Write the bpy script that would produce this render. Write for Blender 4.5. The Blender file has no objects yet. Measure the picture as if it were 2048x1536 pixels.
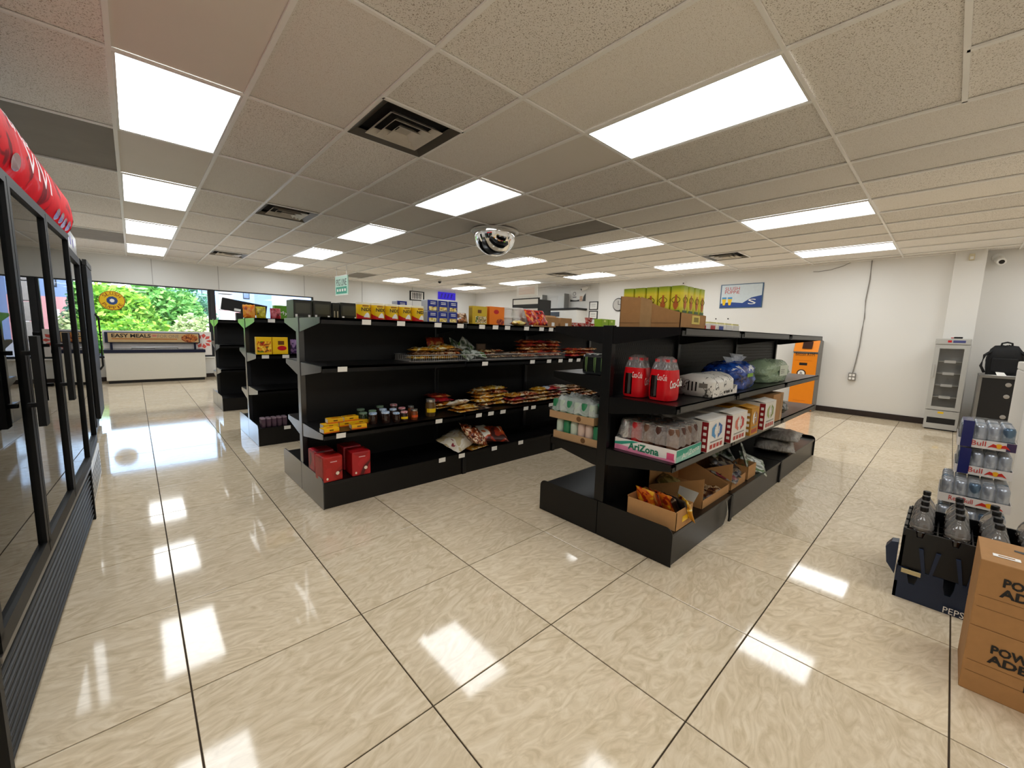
import bpy, bmesh, math, random
from mathutils import Vector, Matrix, Euler
random.seed(7)
sc = bpy.context.scene
COL = sc.collection
# ------------------------------------------------------------------ camera, world, sun, exposure
CAM_H = 1.2898
YAW, PITCH, ROLL, FPX = 0.7496, -0.1251, 0.0285, 813.476
_f = Vector((math.sin(YAW)*math.cos(PITCH), math.cos(YAW)*math.cos(PITCH), math.sin(PITCH)))
_r0 = Vector((math.cos(YAW), -math.sin(YAW), 0)); _u0 = _r0.cross(_f)
_r = _r0*math.cos(ROLL) + _u0*math.sin(ROLL); _u = _u0*math.cos(ROLL) - _r0*math.sin(ROLL)
cam = bpy.data.cameras.new('camera'); cam.sensor_width = 36; cam.lens = FPX*36/2048
cam.clip_start = .02; cam.clip_end = 300
camo = bpy.data.objects.new('camera', cam); COL.objects.link(camo)
camo.matrix_world = Matrix(((_r.x, _u.x, -_f.x, 0), (_r.y, _u.y, -_f.y, 0), (_r.z, _u.z, -_f.z, CAM_H), (0, 0, 0, 1)))
sc.camera = camo

LIGHT = 8.8            # radiance of the ceiling panels
SKY = 1.15
world = bpy.data.worlds.new('sky'); sc.world = world; world.use_nodes = True
nt = world.node_tree; nt.nodes.clear()
_sky = nt.nodes.new('ShaderNodeTexSky'); _sky.sky_type = 'NISHITA'; _sky.sun_disc = False
_sky.sun_elevation = math.radians(52); _sky.sun_rotation = math.radians(180); _sky.altitude = 100
_bg = nt.nodes.new('ShaderNodeBackground'); _bg.inputs['Strength'].default_value = SKY
_ow = nt.nodes.new('ShaderNodeOutputWorld')
nt.links.new(_sky.outputs[0], _bg.inputs[0]); nt.links.new(_bg.outputs[0], _ow.inputs[0])
sun = bpy.data.lights.new('sun', 'SUN'); sun.energy = 8.0; sun.angle = .01; sun.color = (1, .95, .86)
suno = bpy.data.objects.new('sun', sun); COL.objects.link(suno)
suno.rotation_euler = Vector((.25, .62, -.78)).to_track_quat('-Z', 'Y').to_euler(); suno.location = (0, -20, 30)
vs = sc.view_settings
vs.view_transform = 'Standard'; vs.look = 'None'; vs.gamma = 1; vs.exposure = 0.0; vs.use_curve_mapping = False
sc.cycles.use_denoising = True
sc.cycles.max_bounces = 10; sc.cycles.diffuse_bounces = 6; sc.cycles.glossy_bounces = 5
sc.cycles.transmission_bounces = 8; sc.cycles.transparent_max_bounces = 12
sc.cycles.sample_clamp_indirect = 6; sc.cycles.caustics_refractive = False; sc.cycles.caustics_reflective = False

# ------------------------------------------------------------------ materials
def lin(h):
    h = h.lstrip('#'); v = [int(h[i:i+2], 16)/255 for i in (0, 2, 4)]
    return tuple(c/12.92 if c <= .04045 else ((c+.055)/1.055)**2.4 for c in v)
MATS = {}
def newmat(name):
    m = bpy.data.materials.new(name); m.use_nodes = True; MATS[name] = m
    n = m.node_tree.nodes; return m, n, m.node_tree.links, n['Principled BSDF']
def pm(name, hexc, rough=.5, metal=0, var=.08, scale=18, bump=0, spec=.5, trans=0, ior=1.45, coat=0, coatr=.03, emis=0, alpha=1):
    """plain procedural material: base colour with a fine noise variation"""
    if name in MATS: return MATS[name]
    m, N, L, b = newmat(name); c = lin(hexc)
    tc = N.new('ShaderNodeTexCoord'); no = N.new('ShaderNodeTexNoise'); no.inputs['Scale'].default_value = scale; no.inputs['Detail'].default_value = 3
    L.new(tc.outputs['Object'], no.inputs['Vector'])
    mx = N.new('ShaderNodeMix'); mx.data_type = 'RGBA'
    mx.inputs[6].default_value = (*[x*(1-var) for x in c], 1); mx.inputs[7].default_value = (*[min(1, x*(1+var)) for x in c], 1)
    L.new(no.outputs['Fac'], mx.inputs[0]); L.new(mx.outputs[2], b.inputs['Base Color'])
    b.inputs['Roughness'].default_value = rough; b.inputs['Metallic'].default_value = metal
    b.inputs['Specular IOR Level'].default_value = spec; b.inputs['Transmission Weight'].default_value = trans; b.inputs['IOR'].default_value = ior
    b.inputs['Coat Weight'].default_value = coat; b.inputs['Coat Roughness'].default_value = coatr; b.inputs['Alpha'].default_value = alpha
    if emis:
        L.new(mx.outputs[2], b.inputs['Emission Color']); b.inputs['Emission Strength'].default_value = emis
    if bump:
        bp = N.new('ShaderNodeBump'); bp.inputs['Strength'].default_value = bump; bp.inputs['Distance'].default_value = .01
        L.new(no.outputs['Fac'], bp.inputs['Height']); L.new(bp.outputs[0], b.inputs['Normal'])
    return m
def printed(name, cols, scale=9, rough=.35, stops=None, stretch=(1, 1, 1), bump=.15, huevar=.012, valvar=.35, detail=1.5, distort=1.5):
    """printed packaging: bands of several inks broken up by noise, shifted per object"""
    if name in MATS: return MATS[name]
    m, N, L, b = newmat(name)
    tc = N.new('ShaderNodeTexCoord'); oi = N.new('ShaderNodeObjectInfo'); mp = N.new('ShaderNodeMapping'); mp.inputs['Scale'].default_value = stretch
    ad = N.new('ShaderNodeVectorMath'); ad.operation = 'ADD'; ml = N.new('ShaderNodeMath'); ml.operation = 'MULTIPLY'; ml.inputs[1].default_value = 37
    L.new(oi.outputs['Random'], ml.inputs[0]); L.new(tc.outputs['Object'], mp.inputs['Vector']); L.new(mp.outputs[0], ad.inputs[0]); L.new(ml.outputs[0], ad.inputs[1])
    no = N.new('ShaderNodeTexNoise'); no.inputs['Scale'].default_value = scale; no.inputs['Detail'].default_value = detail; no.inputs['Distortion'].default_value = distort
    L.new(ad.outputs[0], no.inputs['Vector'])
    cr = N.new('ShaderNodeValToRGB'); cr.color_ramp.interpolation = 'CONSTANT'
    n = len(cols); st = stops or [.0] + [.34 + .34*i/max(1, n-1) for i in range(n-1)]
    el = cr.color_ramp.elements
    while len(el) < n: el.new(.5)
    for i, (s, c) in enumerate(zip(st, cols)): el[i].position = s; el[i].color = (*lin(c), 1)
    L.new(no.outputs['Fac'], cr.inputs[0])
    hs = N.new('ShaderNodeHueSaturation'); mr = N.new('ShaderNodeMapRange'); mr.inputs[3].default_value = .5-huevar; mr.inputs[4].default_value = .5+huevar
    L.new(oi.outputs['Random'], mr.inputs[0]); L.new(mr.outputs[0], hs.inputs['Hue'])
    m2 = N.new('ShaderNodeMapRange'); m2.inputs[3].default_value = 1-valvar; m2.inputs[4].default_value = 1+valvar*.4
    fr = N.new('ShaderNodeMath'); fr.operation = 'FRACT'; L.new(ml.outputs[0], fr.inputs[0]); L.new(fr.outputs[0], m2.inputs[0]); L.new(m2.outputs[0], hs.inputs['Value'])
    L.new(cr.outputs[0], hs.inputs['Color']); L.new(hs.outputs[0], b.inputs['Base Color'])
    b.inputs['Roughness'].default_value = rough
    if bump:
        n2 = N.new('ShaderNodeTexNoise'); n2.inputs['Scale'].default_value = 26; n2.inputs['Detail'].default_value = 3; L.new(ad.outputs[0], n2.inputs['Vector'])
        bp = N.new('ShaderNodeBump'); bp.inputs['Strength'].default_value = bump; bp.inputs['Distance'].default_value = .02
        L.new(n2.outputs['Fac'], bp.inputs['Height']); L.new(bp.outputs[0], b.inputs['Normal'])
    return m
def film(name, hexc, alpha, rough=.12, bump=.5):
    """thin clear wrap: mostly see-through, glossy and crinkled"""
    if name in MATS: return MATS[name]
    m, N, L, b = newmat(name)
    b.inputs['Base Color'].default_value = (*lin(hexc), 1); b.inputs['Roughness'].default_value = rough; b.inputs['Alpha'].default_value = alpha
    b.inputs['Specular IOR Level'].default_value = .8
    tc = N.new('ShaderNodeTexCoord'); no = N.new('ShaderNodeTexNoise'); no.inputs['Scale'].default_value = 24; no.inputs['Detail'].default_value = 4; no.inputs['Distortion'].default_value = 1
    L.new(tc.outputs['Object'], no.inputs['Vector'])
    bp = N.new('ShaderNodeBump'); bp.inputs['Strength'].default_value = bump; bp.inputs['Distance'].default_value = .03
    L.new(no.outputs['Fac'], bp.inputs['Height']); L.new(bp.outputs[0], b.inputs['Normal'])
    return m
def floor_mat():
    m, N, L, b = newmat('polished_marbled_tile')
    tc = N.new('ShaderNodeTexCoord'); oi = N.new('ShaderNodeObjectInfo'); sp = N.new('ShaderNodeSeparateXYZ'); L.new(oi.outputs['Location'], sp.inputs[0])
    cb = N.new('ShaderNodeCombineXYZ'); ml = N.new('ShaderNodeMath'); ml.operation = 'MULTIPLY'; ml.inputs[1].default_value = 91.0
    L.new(oi.outputs['Random'], ml.inputs[0]); L.new(ml.outputs[0], cb.inputs[0]); L.new(ml.outputs[0], cb.inputs[1])
    rot = N.new('ShaderNodeVectorRotate'); rot.rotation_type = 'Z_AXIS'; rg = N.new('ShaderNodeMapRange'); rg.inputs[3].default_value = -.5; rg.inputs[4].default_value = .5
    L.new(oi.outputs['Random'], rg.inputs[0]); L.new(rg.outputs[0], rot.inputs['Angle']); L.new(tc.outputs['Object'], rot.inputs['Vector'])
    ad = N.new('ShaderNodeVectorMath'); ad.operation = 'ADD'; L.new(rot.outputs[0], ad.inputs[0]); L.new(cb.outputs[0], ad.inputs[1])
    mp = N.new('ShaderNodeMapping'); mp.inputs['Scale'].default_value = (3.0, 7.5, 3); L.new(ad.outputs[0], mp.inputs['Vector'])
    n1 = N.new('ShaderNodeTexNoise'); n1.inputs['Scale'].default_value = 2.2; n1.inputs['Detail'].default_value = 5; n1.inputs['Distortion'].default_value = 2.6; n1.inputs['Roughness'].default_value = .55
    L.new(mp.outputs[0], n1.inputs['Vector'])
    cr = N.new('ShaderNodeValToRGB'); e = cr.color_ramp.elements
    e[0].position = .28; e[0].color = (*lin('#cbb899'), 1); e[1].position = .66; e[1].color = (*lin('#eadac0'), 1)
    e2 = e.new(.5); e2.color = (*lin('#dfcdb0'), 1)
    L.new(n1.outputs['Fac'], cr.inputs[0])
    n2 = N.new('ShaderNodeTexNoise'); n2.inputs['Scale'].default_value = 1.6; L.new(ad.outputs[0], n2.inputs['Vector'])
    hs = N.new('ShaderNodeHueSaturation'); mr = N.new('ShaderNodeMapRange'); mr.inputs[3].default_value = .94; mr.inputs[4].default_value = 1.06
    L.new(oi.outputs['Random'], mr.inputs[0]); L.new(mr.outputs[0], hs.inputs['Value']); L.new(cr.outputs[0], hs.inputs['Color']); L.new(hs.outputs[0], b.inputs['Base Color'])
    # fine dust gives the polish a slightly uneven gloss
    rr = N.new('ShaderNodeMapRange'); rr.inputs[3].default_value = .03; rr.inputs[4].default_value = .10
    L.new(n2.outputs['Fac'], rr.inputs[0]); L.new(rr.outputs[0], b.inputs['Roughness'])
    b.inputs['Specular IOR Level'].default_value = .62
    return m
def ceil_mat(name, base, fleck, dens, fine=False):
    m, N, L, b = newmat(name)
    tc = N.new('ShaderNodeTexCoord'); no = N.new('ShaderNodeTexNoise'); no.inputs['Scale'].default_value = 170 if not fine else 260; no.inputs['Detail'].default_value = 2; no.inputs['Distortion'].default_value = .6
    ob = N.new('ShaderNodeObjectInfo'); ad = N.new('ShaderNodeVectorMath'); ad.operation = 'ADD'; L.new(tc.outputs['Object'], ad.inputs[0]); L.new(ob.outputs['Location'], ad.inputs[1])
    L.new(ad.outputs[0], no.inputs['Vector'])
    cr = N.new('ShaderNodeValToRGB'); e = cr.color_ramp.elements; e[0].position = dens; e[0].color = (*lin(fleck), 1); e[1].position = dens+.05; e[1].color = (*lin(base), 1)
    L.new(no.outputs['Fac'], cr.inputs[0])
    hs = N.new('ShaderNodeHueSaturation'); mr = N.new('ShaderNodeMapRange'); mr.inputs[3].default_value = .92; mr.inputs[4].default_value = 1.05
    L.new(ob.outputs['Random'], mr.inputs[0]); L.new(mr.outputs[0], hs.inputs['Value']); L.new(cr.outputs[0], hs.inputs['Color']); L.new(hs.outputs[0], b.inputs['Base Color'])
    b.inputs['Roughness'].default_value = .9; b.inputs['Specular IOR Level'].default_value = .2
    bp = N.new('ShaderNodeBump'); bp.inputs['Strength'].default_value = .3; bp.inputs['Distance'].default_value = .004; L.new(cr.outputs[0], bp.inputs['Height']); L.new(bp.outputs[0], b.inputs['Normal'])
    return m
def emit(name, hexc, s):
    if name in MATS: return MATS[name]
    m = bpy.data.materials.new(name); m.use_nodes = True; MATS[name] = m; N = m.node_tree.nodes; N.clear()
    e = N.new('ShaderNodeEmission'); e.inputs[0].default_value = (*lin(hexc), 1); e.inputs[1].default_value = s
    o = N.new('ShaderNodeOutputMaterial'); m.node_tree.links.new(e.outputs[0], o.inputs[0]); return m
def glass(name, hexc='#ffffff', rough=0, ior=1.45):
    """thin sheet glass: clear with a mirror share growing at grazing angles"""
    if name in MATS: return MATS[name]
    m = bpy.data.materials.new(name); m.use_nodes = True; MATS[name] = m; N = m.node_tree.nodes; L = m.node_tree.links; N.clear()
    t = N.new('ShaderNodeBsdfTransparent'); t.inputs[0].default_value = (*lin(hexc), 1); g = N.new('ShaderNodeBsdfGlossy'); g.inputs['Roughness'].default_value = rough
    fr = N.new('ShaderNodeFresnel'); fr.inputs[0].default_value = ior; mx = N.new('ShaderNodeMixShader'); o = N.new('ShaderNodeOutputMaterial')
    L.new(fr.outputs[0], mx.inputs[0]); L.new(t.outputs[0], mx.inputs[1]); L.new(g.outputs[0], mx.inputs[2]); L.new(mx.outputs[0], o.inputs[0]); return m

BLACK = pm('black_powder_coat', '#090808', rough=.4, var=.15, scale=40, spec=.28, coat=.3, coatr=.22)
SATIN = pm('satin_dark_metal', '#1b1d21', rough=.3, var=.12, scale=40, spec=.8, coat=1, coatr=.18)
BLACKP = pm('black_back_panel', '#0d0c0c', rough=.5, var=.2, scale=60)
CHAN = pm('grey_price_channel', '#3b3a38', rough=.3, var=.1)
TAG = pm('white_price_tag', '#eeeae2', rough=.5, var=.04, scale=90)
CARD = pm('brown_cardboard', '#a97c4c', rough=.75, var=.10, scale=30, bump=.05)
CARDD = pm('dark_cardboard_edge', '#6b4a2a', rough=.8)
TAPE = pm('clear_packing_tape', '#b08d63', rough=.2, var=.15, scale=25)
WHITEP = pm('white_plastic', '#e6e4df', rough=.35, var=.03)
WALLM = pm('white_wall_paint', '#e6e4e0', rough=.6, var=.02, scale=2, bump=.02)
WALLG = pm('pale_grey_wall_panel', '#dcdcda', rough=.55, var=.02, scale=2)
INK = pm('black_ink', '#151313', rough=.5)
WINK = pm('white_ink', '#f4f2ee', rough=.45, var=.02)
REDP = pm('red_print', '#c31820', rough=.35)
YELP = pm('yellow_print', '#f0c419', rough=.4)
BLUEP = pm('blue_print', '#1d3f9a', rough=.4)
GRNP = pm('green_print', '#2f8f4a', rough=.4)
TEALP = pm('teal_print', '#2f9c84', rough=.4)
PINKP = pm('pink_print', '#ee8fb0', rough=.4)
CHROME = pm('chrome', '#f2f2f2', rough=.03, metal=1, var=.01)
STEEL = pm('brushed_steel', '#b5b5b2', rough=.3, metal=1)
ALU = pm('can_aluminium', '#c3c4c6', rough=.25, metal=.85)
FILM = film('clear_shrink_wrap', '#f2f2f2', .30)
GLASS = glass('clear_glass')

# ------------------------------------------------------------------ mesh helpers
def mesh(name, v, f, mat=None, smooth=False):
    me = bpy.data.meshes.new(name); me.from_pydata([tuple(p) for p in v], [], f)
    if mat: me.materials.append(mat)
    if smooth: me.polygons.foreach_set('use_smooth', [True]*len(me.polygons))
    me.update(); return me
def ob(name, me, parent=None, loc=(0, 0, 0), rot=(0, 0, 0), label=None):
    o = bpy.data.objects.new(name, me); COL.objects.link(o); o.location = loc; o.rotation_euler = rot
    if parent: o.parent = parent
    if label: o['label'] = label
    return o
def tag(o, label, cat, group=None, kind=None):
    o['label'] = label; o['category'] = cat
    if group: o['group'] = group
    if kind: o['kind'] = kind
    return o
def thing(name, label, cat, loc=(0, 0, 0), rz=0, group=None):
    o = bpy.data.objects.new(name, None); COL.objects.link(o); o.empty_display_size = .05
    o.location = loc; o.rotation_euler = (0, 0, rz); return tag(o, label, cat, group)
def struct(o, label=None):
    o['kind'] = 'structure'
    if label: o['label'] = label
    return o
_boxc = {}
def boxmesh(size, mat, bevel=0):
    k = (tuple(round(s, 4) for s in size), mat.name, bevel)
    if k in _boxc: return _boxc[k]
    bm = bmesh.new(); bmesh.ops.create_cube(bm, size=1)
    for v in bm.verts: v.co = Vector((v.co.x*size[0], v.co.y*size[1], v.co.z*size[2]))
    if bevel: bmesh.ops.bevel(bm, geom=bm.edges[:], offset=bevel, segments=2, affect='EDGES', profile=.6)
    me = bpy.data.meshes.new('box'); bm.to_mesh(me); bm.free(); me.materials.append(mat); _boxc[k] = me; return me
def B(name, lo, hi, mat, parent=None, bevel=0, label=None, rot=(0, 0, 0)):
    """box from corner lo to corner hi"""
    s = [hi[i]-lo[i] for i in range(3)]; c = [(hi[i]+lo[i])/2 for i in range(3)]
    return ob(name, boxmesh(s, mat, bevel), parent, c, rot, label)
class MB:
    def __init__(s): s.v = []; s.f = []
    def box(s, lo, hi):
        n = len(s.v); (a, b, c), (d, e, g) = lo, hi
        s.v += [(a, b, c), (d, b, c), (d, e, c), (a, e, c), (a, b, g), (d, b, g), (d, e, g), (a, e, g)]
        s.f += [tuple(n+i for i in q) for q in ((0, 3, 2, 1), (4, 5, 6, 7), (0, 1, 5, 4), (1, 2, 6, 5), (2, 3, 7, 6), (3, 0, 4, 7))]; return s
    def prism(s, poly, axis, a, b):
        """polygon (2D) extruded along axis from a to b; coordinates run in the cyclic order of the other two axes"""
        n = len(s.v); k = len(poly)
        for h in (a, b):
            for p, q in poly: s.v.append({'x': (h, p, q), 'y': (p, h, q), 'z': (p, q, h)}[axis])
        s.f += [tuple(range(n, n+k)), tuple(range(n+2*k-1, n+k-1, -1))]
        s.f += [(n+i, n+k+i, n+k+(i+1) % k, n+(i+1) % k) for i in range(k)]; return s
    def tube(s, pts, r, n=6, closed=False):
        pts = [Vector(p) for p in pts]; m = len(pts); base = len(s.v); up = Vector((0, 0, 1))
        for i, p in enumerate(pts):
            a = pts[(i-1) % m] if (closed or i) else p; b = pts[(i+1) % m] if (closed or i < m-1) else p
            d = (b-a).normalized(); x = d.cross(up)
            if x.length < 1e-3: x = d.cross(Vector((0, 1, 0)))
            x.normalize(); y = x.cross(d)
            for k in range(n): t = 2*math.pi*k/n; s.v.append(p + x*r*math.cos(t) + y*r*math.sin(t))
        for i in range(m if closed else m-1):
            for k in range(n):
                j = (i+1) % m; s.f.append((base+i*n+k, base+i*n+(k+1) % n, base+j*n+(k+1) % n, base+j*n+k))
        if not closed: s.f += [tuple(range(base+n-1, base-1, -1)), tuple(range(base+(m-1)*n, base+m*n))]
        return s
    def lathe(s, prof, n=20, c=(0, 0, 0)):
        base = len(s.v)
        for r, z in prof:
            for k in range(n): t = 2*math.pi*k/n; s.v.append((c[0]+r*math.cos(t), c[1]+r*math.sin(t), c[2]+z))
        for i in range(len(prof)-1):
            for k in range(n): s.f.append((base+i*n+k, base+i*n+(k+1) % n, base+(i+1)*n+(k+1) % n, base+(i+1)*n+k))
        s.f += [tuple(range(base+n-1, base-1, -1)), tuple(range(base+(len(prof)-1)*n, base+len(prof)*n))]; return s
    def me(s, mat, smooth=False, fix=True):
        m = mesh('m', s.v, s.f, mat, smooth)
        if fix:
            bm = bmesh.new(); bm.from_mesh(m); bmesh.ops.recalc_face_normals(bm, faces=bm.faces[:]); bm.to_mesh(m); bm.free()
        return m
    def ob(s, name, mat, parent=None, loc=(0, 0, 0), rot=(0, 0, 0), smooth=False, label=None): return ob(name, s.me(mat, smooth), parent, loc, rot, label)
def soft(o, angle=35):
    """smooth shading that keeps sharp corners"""
    me = o.data; bm = bmesh.new(); bm.from_mesh(me)
    for e in bm.edges: e.smooth = not (len(e.link_faces) == 2 and e.calc_face_angle(0) > math.radians(angle))
    for f in bm.faces: f.smooth = True
    bm.to_mesh(me); bm.free(); return o
FACES = {'-Y': ((1, 0, 0), (0, 0, 1), (0, -1, 0)), '+Y': ((-1, 0, 0), (0, 0, 1), (0, 1, 0)), '-X': ((0, -1, 0), (0, 0, 1), (-1, 0, 0)), '+X': ((0, 1, 0), (0, 0, 1), (1, 0, 0)), '+Z': ((1, 0, 0), (0, 1, 0), (0, 0, 1))}
def faceframe(lo, hi, face):
    r, u, n = (Vector(a) for a in FACES[face]); lo, hi = Vector(lo), Vector(hi); c = (lo+hi)/2; h = (hi-lo)/2
    W = abs(r.dot(h))*2; Hh = abs(u.dot(h))*2; o = c + n*abs(n.dot(h)) - r*W/2 - u*Hh/2
    return o, r, u, n, W, Hh
def decal(name, lo, hi, face, uv, mat, parent, off=.0012, poly=None):
    """flat print on one face of the box lo..hi; uv = (u0, v0, u1, v1) as fractions of that face"""
    o, r, u, n, W, H = faceframe(lo, hi, face)
    pts = poly or [(uv[0], uv[1]), (uv[2], uv[1]), (uv[2], uv[3]), (uv[0], uv[3])]
    v = [o + r*W*a + u*H*b + n*off for a, b in pts]
    return ob(name, mesh(name, v, [tuple(range(len(v)))], mat), parent)
_txt = {}
def textmesh(s, mat, slant=0, bold=0):
    k = (s, mat.name, slant, bold)
    if k in _txt: return _txt[k]
    cu = bpy.data.curves.new('t', 'FONT'); cu.body = s; cu.resolution_u = 2; cu.shear = slant; cu.offset = bold
    o = bpy.data.objects.new('t', cu); COL.objects.link(o); dg = bpy.context.evaluated_depsgraph_get(); dg.update()
    me = bpy.data.meshes.new_from_object(o.evaluated_get(dg)); bpy.data.objects.remove(o); bpy.data.curves.remove(cu)
    xs = [v.co.x for v in me.vertices]; ys = [v.co.y for v in me.vertices]; x0, x1, y0, y1 = min(xs), max(xs), min(ys), max(ys)
    for v in me.vertices: v.co = Vector(((v.co.x-x0)/(x1-x0)-.5, (v.co.y-y0)/(y1-y0)-.5, 0))
    me.materials.clear(); me.materials.append(mat); _txt[k] = me; return me
def text(s, lo, hi, face, uv, mat, parent, off=.0022, slant=0, name='lettering', tilt=0, bold=0):
    o, r, u, n, W, H = faceframe(lo, hi, face)
    c = o + r*W*(uv[0]+uv[2])/2 + u*H*(uv[1]+uv[3])/2 + n*off; w = W*(uv[2]-uv[0]); h = H*(uv[3]-uv[1])
    if tilt:
        q = Matrix.Rotation(tilt, 3, n); r = q @ r; u = q @ u
    t = ob(name, textmesh(s, mat, slant, bold), parent)
    t.matrix_local = Matrix(((r.x*w, u.x*h, n.x, c.x), (r.y*w, u.y*h, n.y, c.y), (r.z*w, u.z*h, n.z, c.z), (0, 0, 0, 1)))
    return t
def noise2(a, b, seed=0):
    return math.sin(a*3.1+seed*1.7)*math.cos(b*2.7-seed) + .5*math.sin(a*7.3+b*5.1+seed*2.3) + .3*math.sin(13*a-11*b+seed)
_bagc = {}
def bagmesh(w, d, t, mat, seed, crump=.012, nx=12, ny=9):
    """a filled pouch lying flat: flat crimped ends, belly in the middle, base at z=0"""
    k = (w, d, t, mat.name, seed)
    if k in _bagc: return _bagc[k]
    v = []; f = []
    for side in (1, -1):
        for j in range(ny+1):
            for i in range(nx+1):
                a = 2*i/nx-1; b = 2*j/ny-1
                h = max(0, 1-abs(a)**3.2)**.7*max(0, 1-abs(b)**2.4)**.6
                n = noise2(a*1.6, b*1.6, seed)
                edge = 1-max(abs(a), abs(b))**8
                x = a*w/2*(1-.05*(1-abs(a))*abs(b)) + .012*w*noise2(b*3, a, seed+3); y = b*d/2 + .015*d*noise2(a*3, b, seed+5)
                z = t/2 + side*(t/2*h*(1+.25*n*.4) + .0008) + crump*n*.35*edge*(1 if side > 0 else .2)
                v.append((x, y, max(0, z)))
    K = (nx+1)*(ny+1)
    for s in (0, 1):
        for j in range(ny):
            for i in range(nx):
                q = [s*K+j*(nx+1)+i, s*K+j*(nx+1)+i+1, s*K+(j+1)*(nx+1)+i+1, s*K+(j+1)*(nx+1)+i]
                f.append(tuple(q if s == 0 else q[::-1]))
    rim = [i for i in range(nx+1)] + [j*(nx+1)+nx for j in range(1, ny+1)] + [ny*(nx+1)+i for i in range(nx-1, -1, -1)] + [j*(nx+1) for j in range(ny-1, 0, -1)]
    for a, b in zip(rim, rim[1:]+rim[:1]): f.append((a, a+K, b+K, b))
    me = mesh('pouch', v, f, mat, True); _bagc[k] = me; return me
def bag(name, label, w, d, t, mat, loc, rot=(0, 0, 0), seed=1, cat='packet', group=None):
    o = ob(name, bagmesh(w, d, t, mat, seed), None, loc, rot); return tag(o, label, cat, group)
# ------------------------------------------------------------------ the setting
CEIL = 2.70
XL, XR, YB, YF = -1.05, 9.55, -3.2, 12.4
S = .3048
def project(p):
    d = Vector(p) - Vector((0, 0, CAM_H)); z = d.dot(_f)
    return (1024 + FPX*d.dot(_r)/z, 768 - FPX*d.dot(_u)/z, z) if z > .05 else None
# floor: recessed grout bed with one slab per tile
floor = struct(B('floor', (XL-.2, YB-.2, -.12), (XR+.2, YF+.2, -.004), pm('dark_grout', '#3a2c1c', rough=.8, var=.2, scale=60)), 'floor of large polished beige marbled tiles with dark grout lines')
TS = .6096; FX0, FY0 = .6812, 1.0856
FM = floor_mat(); FM.name = 'polished_marbled_tile'
_gap = .0028
def tile_bm(lo, hi, z0, z1):
    bm = bmesh.new(); bmesh.ops.create_cube(bm, size=1)
    for v in bm.verts: v.co = Vector((v.co.x*(hi[0]-lo[0]), v.co.y*(hi[1]-lo[1]), v.co.z*(z1-z0)))
    bmesh.ops.bevel(bm, geom=[e for e in bm.edges if e.verts[0].co.z > 0 and e.verts[1].co.z > 0], offset=.0012, segments=1, affect='EDGES')
    return bm
_ft = {}
tiles = []
for i in range(-4, 16):
    for j in range(-8, 20):
        x0 = max(XL, FX0+i*TS); x1 = min(XR, FX0+(i+1)*TS); y0 = max(YB, FY0+j*TS); y1 = min(YF, FY0+(j+1)*TS)
        if x1-x0 < .02 or y1-y0 < .02: continue
        c = ((x0+x1)/2, (y0+y1)/2)
        pts = [project((x, y, 0)) for x in (x0, x1) for y in (y0, y1)]
        vis = any(p and -20 < p[0] < 2068 and -20 < p[1] < 1556 for p in pts)
        tiles.append((not vis, c[0]**2+c[1]**2, x0, x1, y0, y1))
tiles.sort()
rest = MB()
for n, (hid, d, x0, x1, y0, y1) in enumerate(tiles):
    if hid or n >= 295:
        rest.box((x0+_gap, y0+_gap, -.012), (x1-_gap, y1-_gap, 0)); continue
    k = (round(x1-x0, 3), round(y1-y0, 3))
    if k not in _ft:
        bm = tile_bm((0, 0), (k[0]-2*_gap, k[1]-2*_gap), -.012, 0); me = bpy.data.meshes.new('floor_tile'); bm.to_mesh(me); bm.free(); me.materials.append(FM); _ft[k] = me
    ob('floor_tile', _ft[k], floor, ((x0+x1)/2-floor.location.x, (y0+y1)/2-floor.location.y, -.006-floor.location.z))
o = rest.ob('floor_tile_remainder', FM, floor, loc=(-floor.location.x, -floor.location.y, -floor.location.z)); o['kind'] = 'stuff'
# walls
struct(B('wall_left', (XL-.15, YB, -.01), (XL, YF, CEIL+.25), WALLM), 'white wall behind the drink coolers')
struct(B('wall_rear', (XL-.15, YB-.15, -.01), (XR+.15, YB, CEIL+.25), WALLM), 'white wall behind the viewer')
struct(B('wall_right', (XR, YB, -.01), (XR+.15, YF, CEIL+.25), WALLM), 'white wall at the counter end of the shop')
struct(B('wall_right_projection', (9.4, -.05, -.01), (XR, 6.72, CEIL+.05), WALLM), 'white projecting wall with the poster and the hanging cable')
struct(B('column', (9.28, -.19, -.01), (XR, .13, CEIL+.05), WALLM, bevel=.004), 'white square column behind the small display fridge')
WX0, WX1, WXM, WZ0, WZ1 = -.98, 3.80, 1.46, .50, 2.13
wf = MB(); wf.box((XL-.15, YF, -.01), (XR+.15, YF+.15, WZ0)).box((XL-.15, YF, WZ1), (XR+.15, YF+.15, CEIL+.25)).box((XL-.15, YF, WZ0), (WX0, YF+.15, WZ1)).box((WX1, YF, WZ0), (XR+.15, YF+.15, WZ1))
struct(wf.ob('wall_front', WALLG), 'pale grey panelled shopfront wall above the windows')
for n, x in enumerate((.4, 1.62, 3.57, 5.2, 6.9, 8.6)):
    struct(B('trim_%d' % (n+1), (x-.006, YF-.006, WZ1+.01 if x < 3.8 else .1), (x+.006, YF, CEIL), pm('grey_joint_strip', '#a9a8a6', rough=.5)), 'thin joint strip on the shopfront wall panels')
FRM = pm('dark_window_frame', '#2a2a2c', rough=.4)
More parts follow.
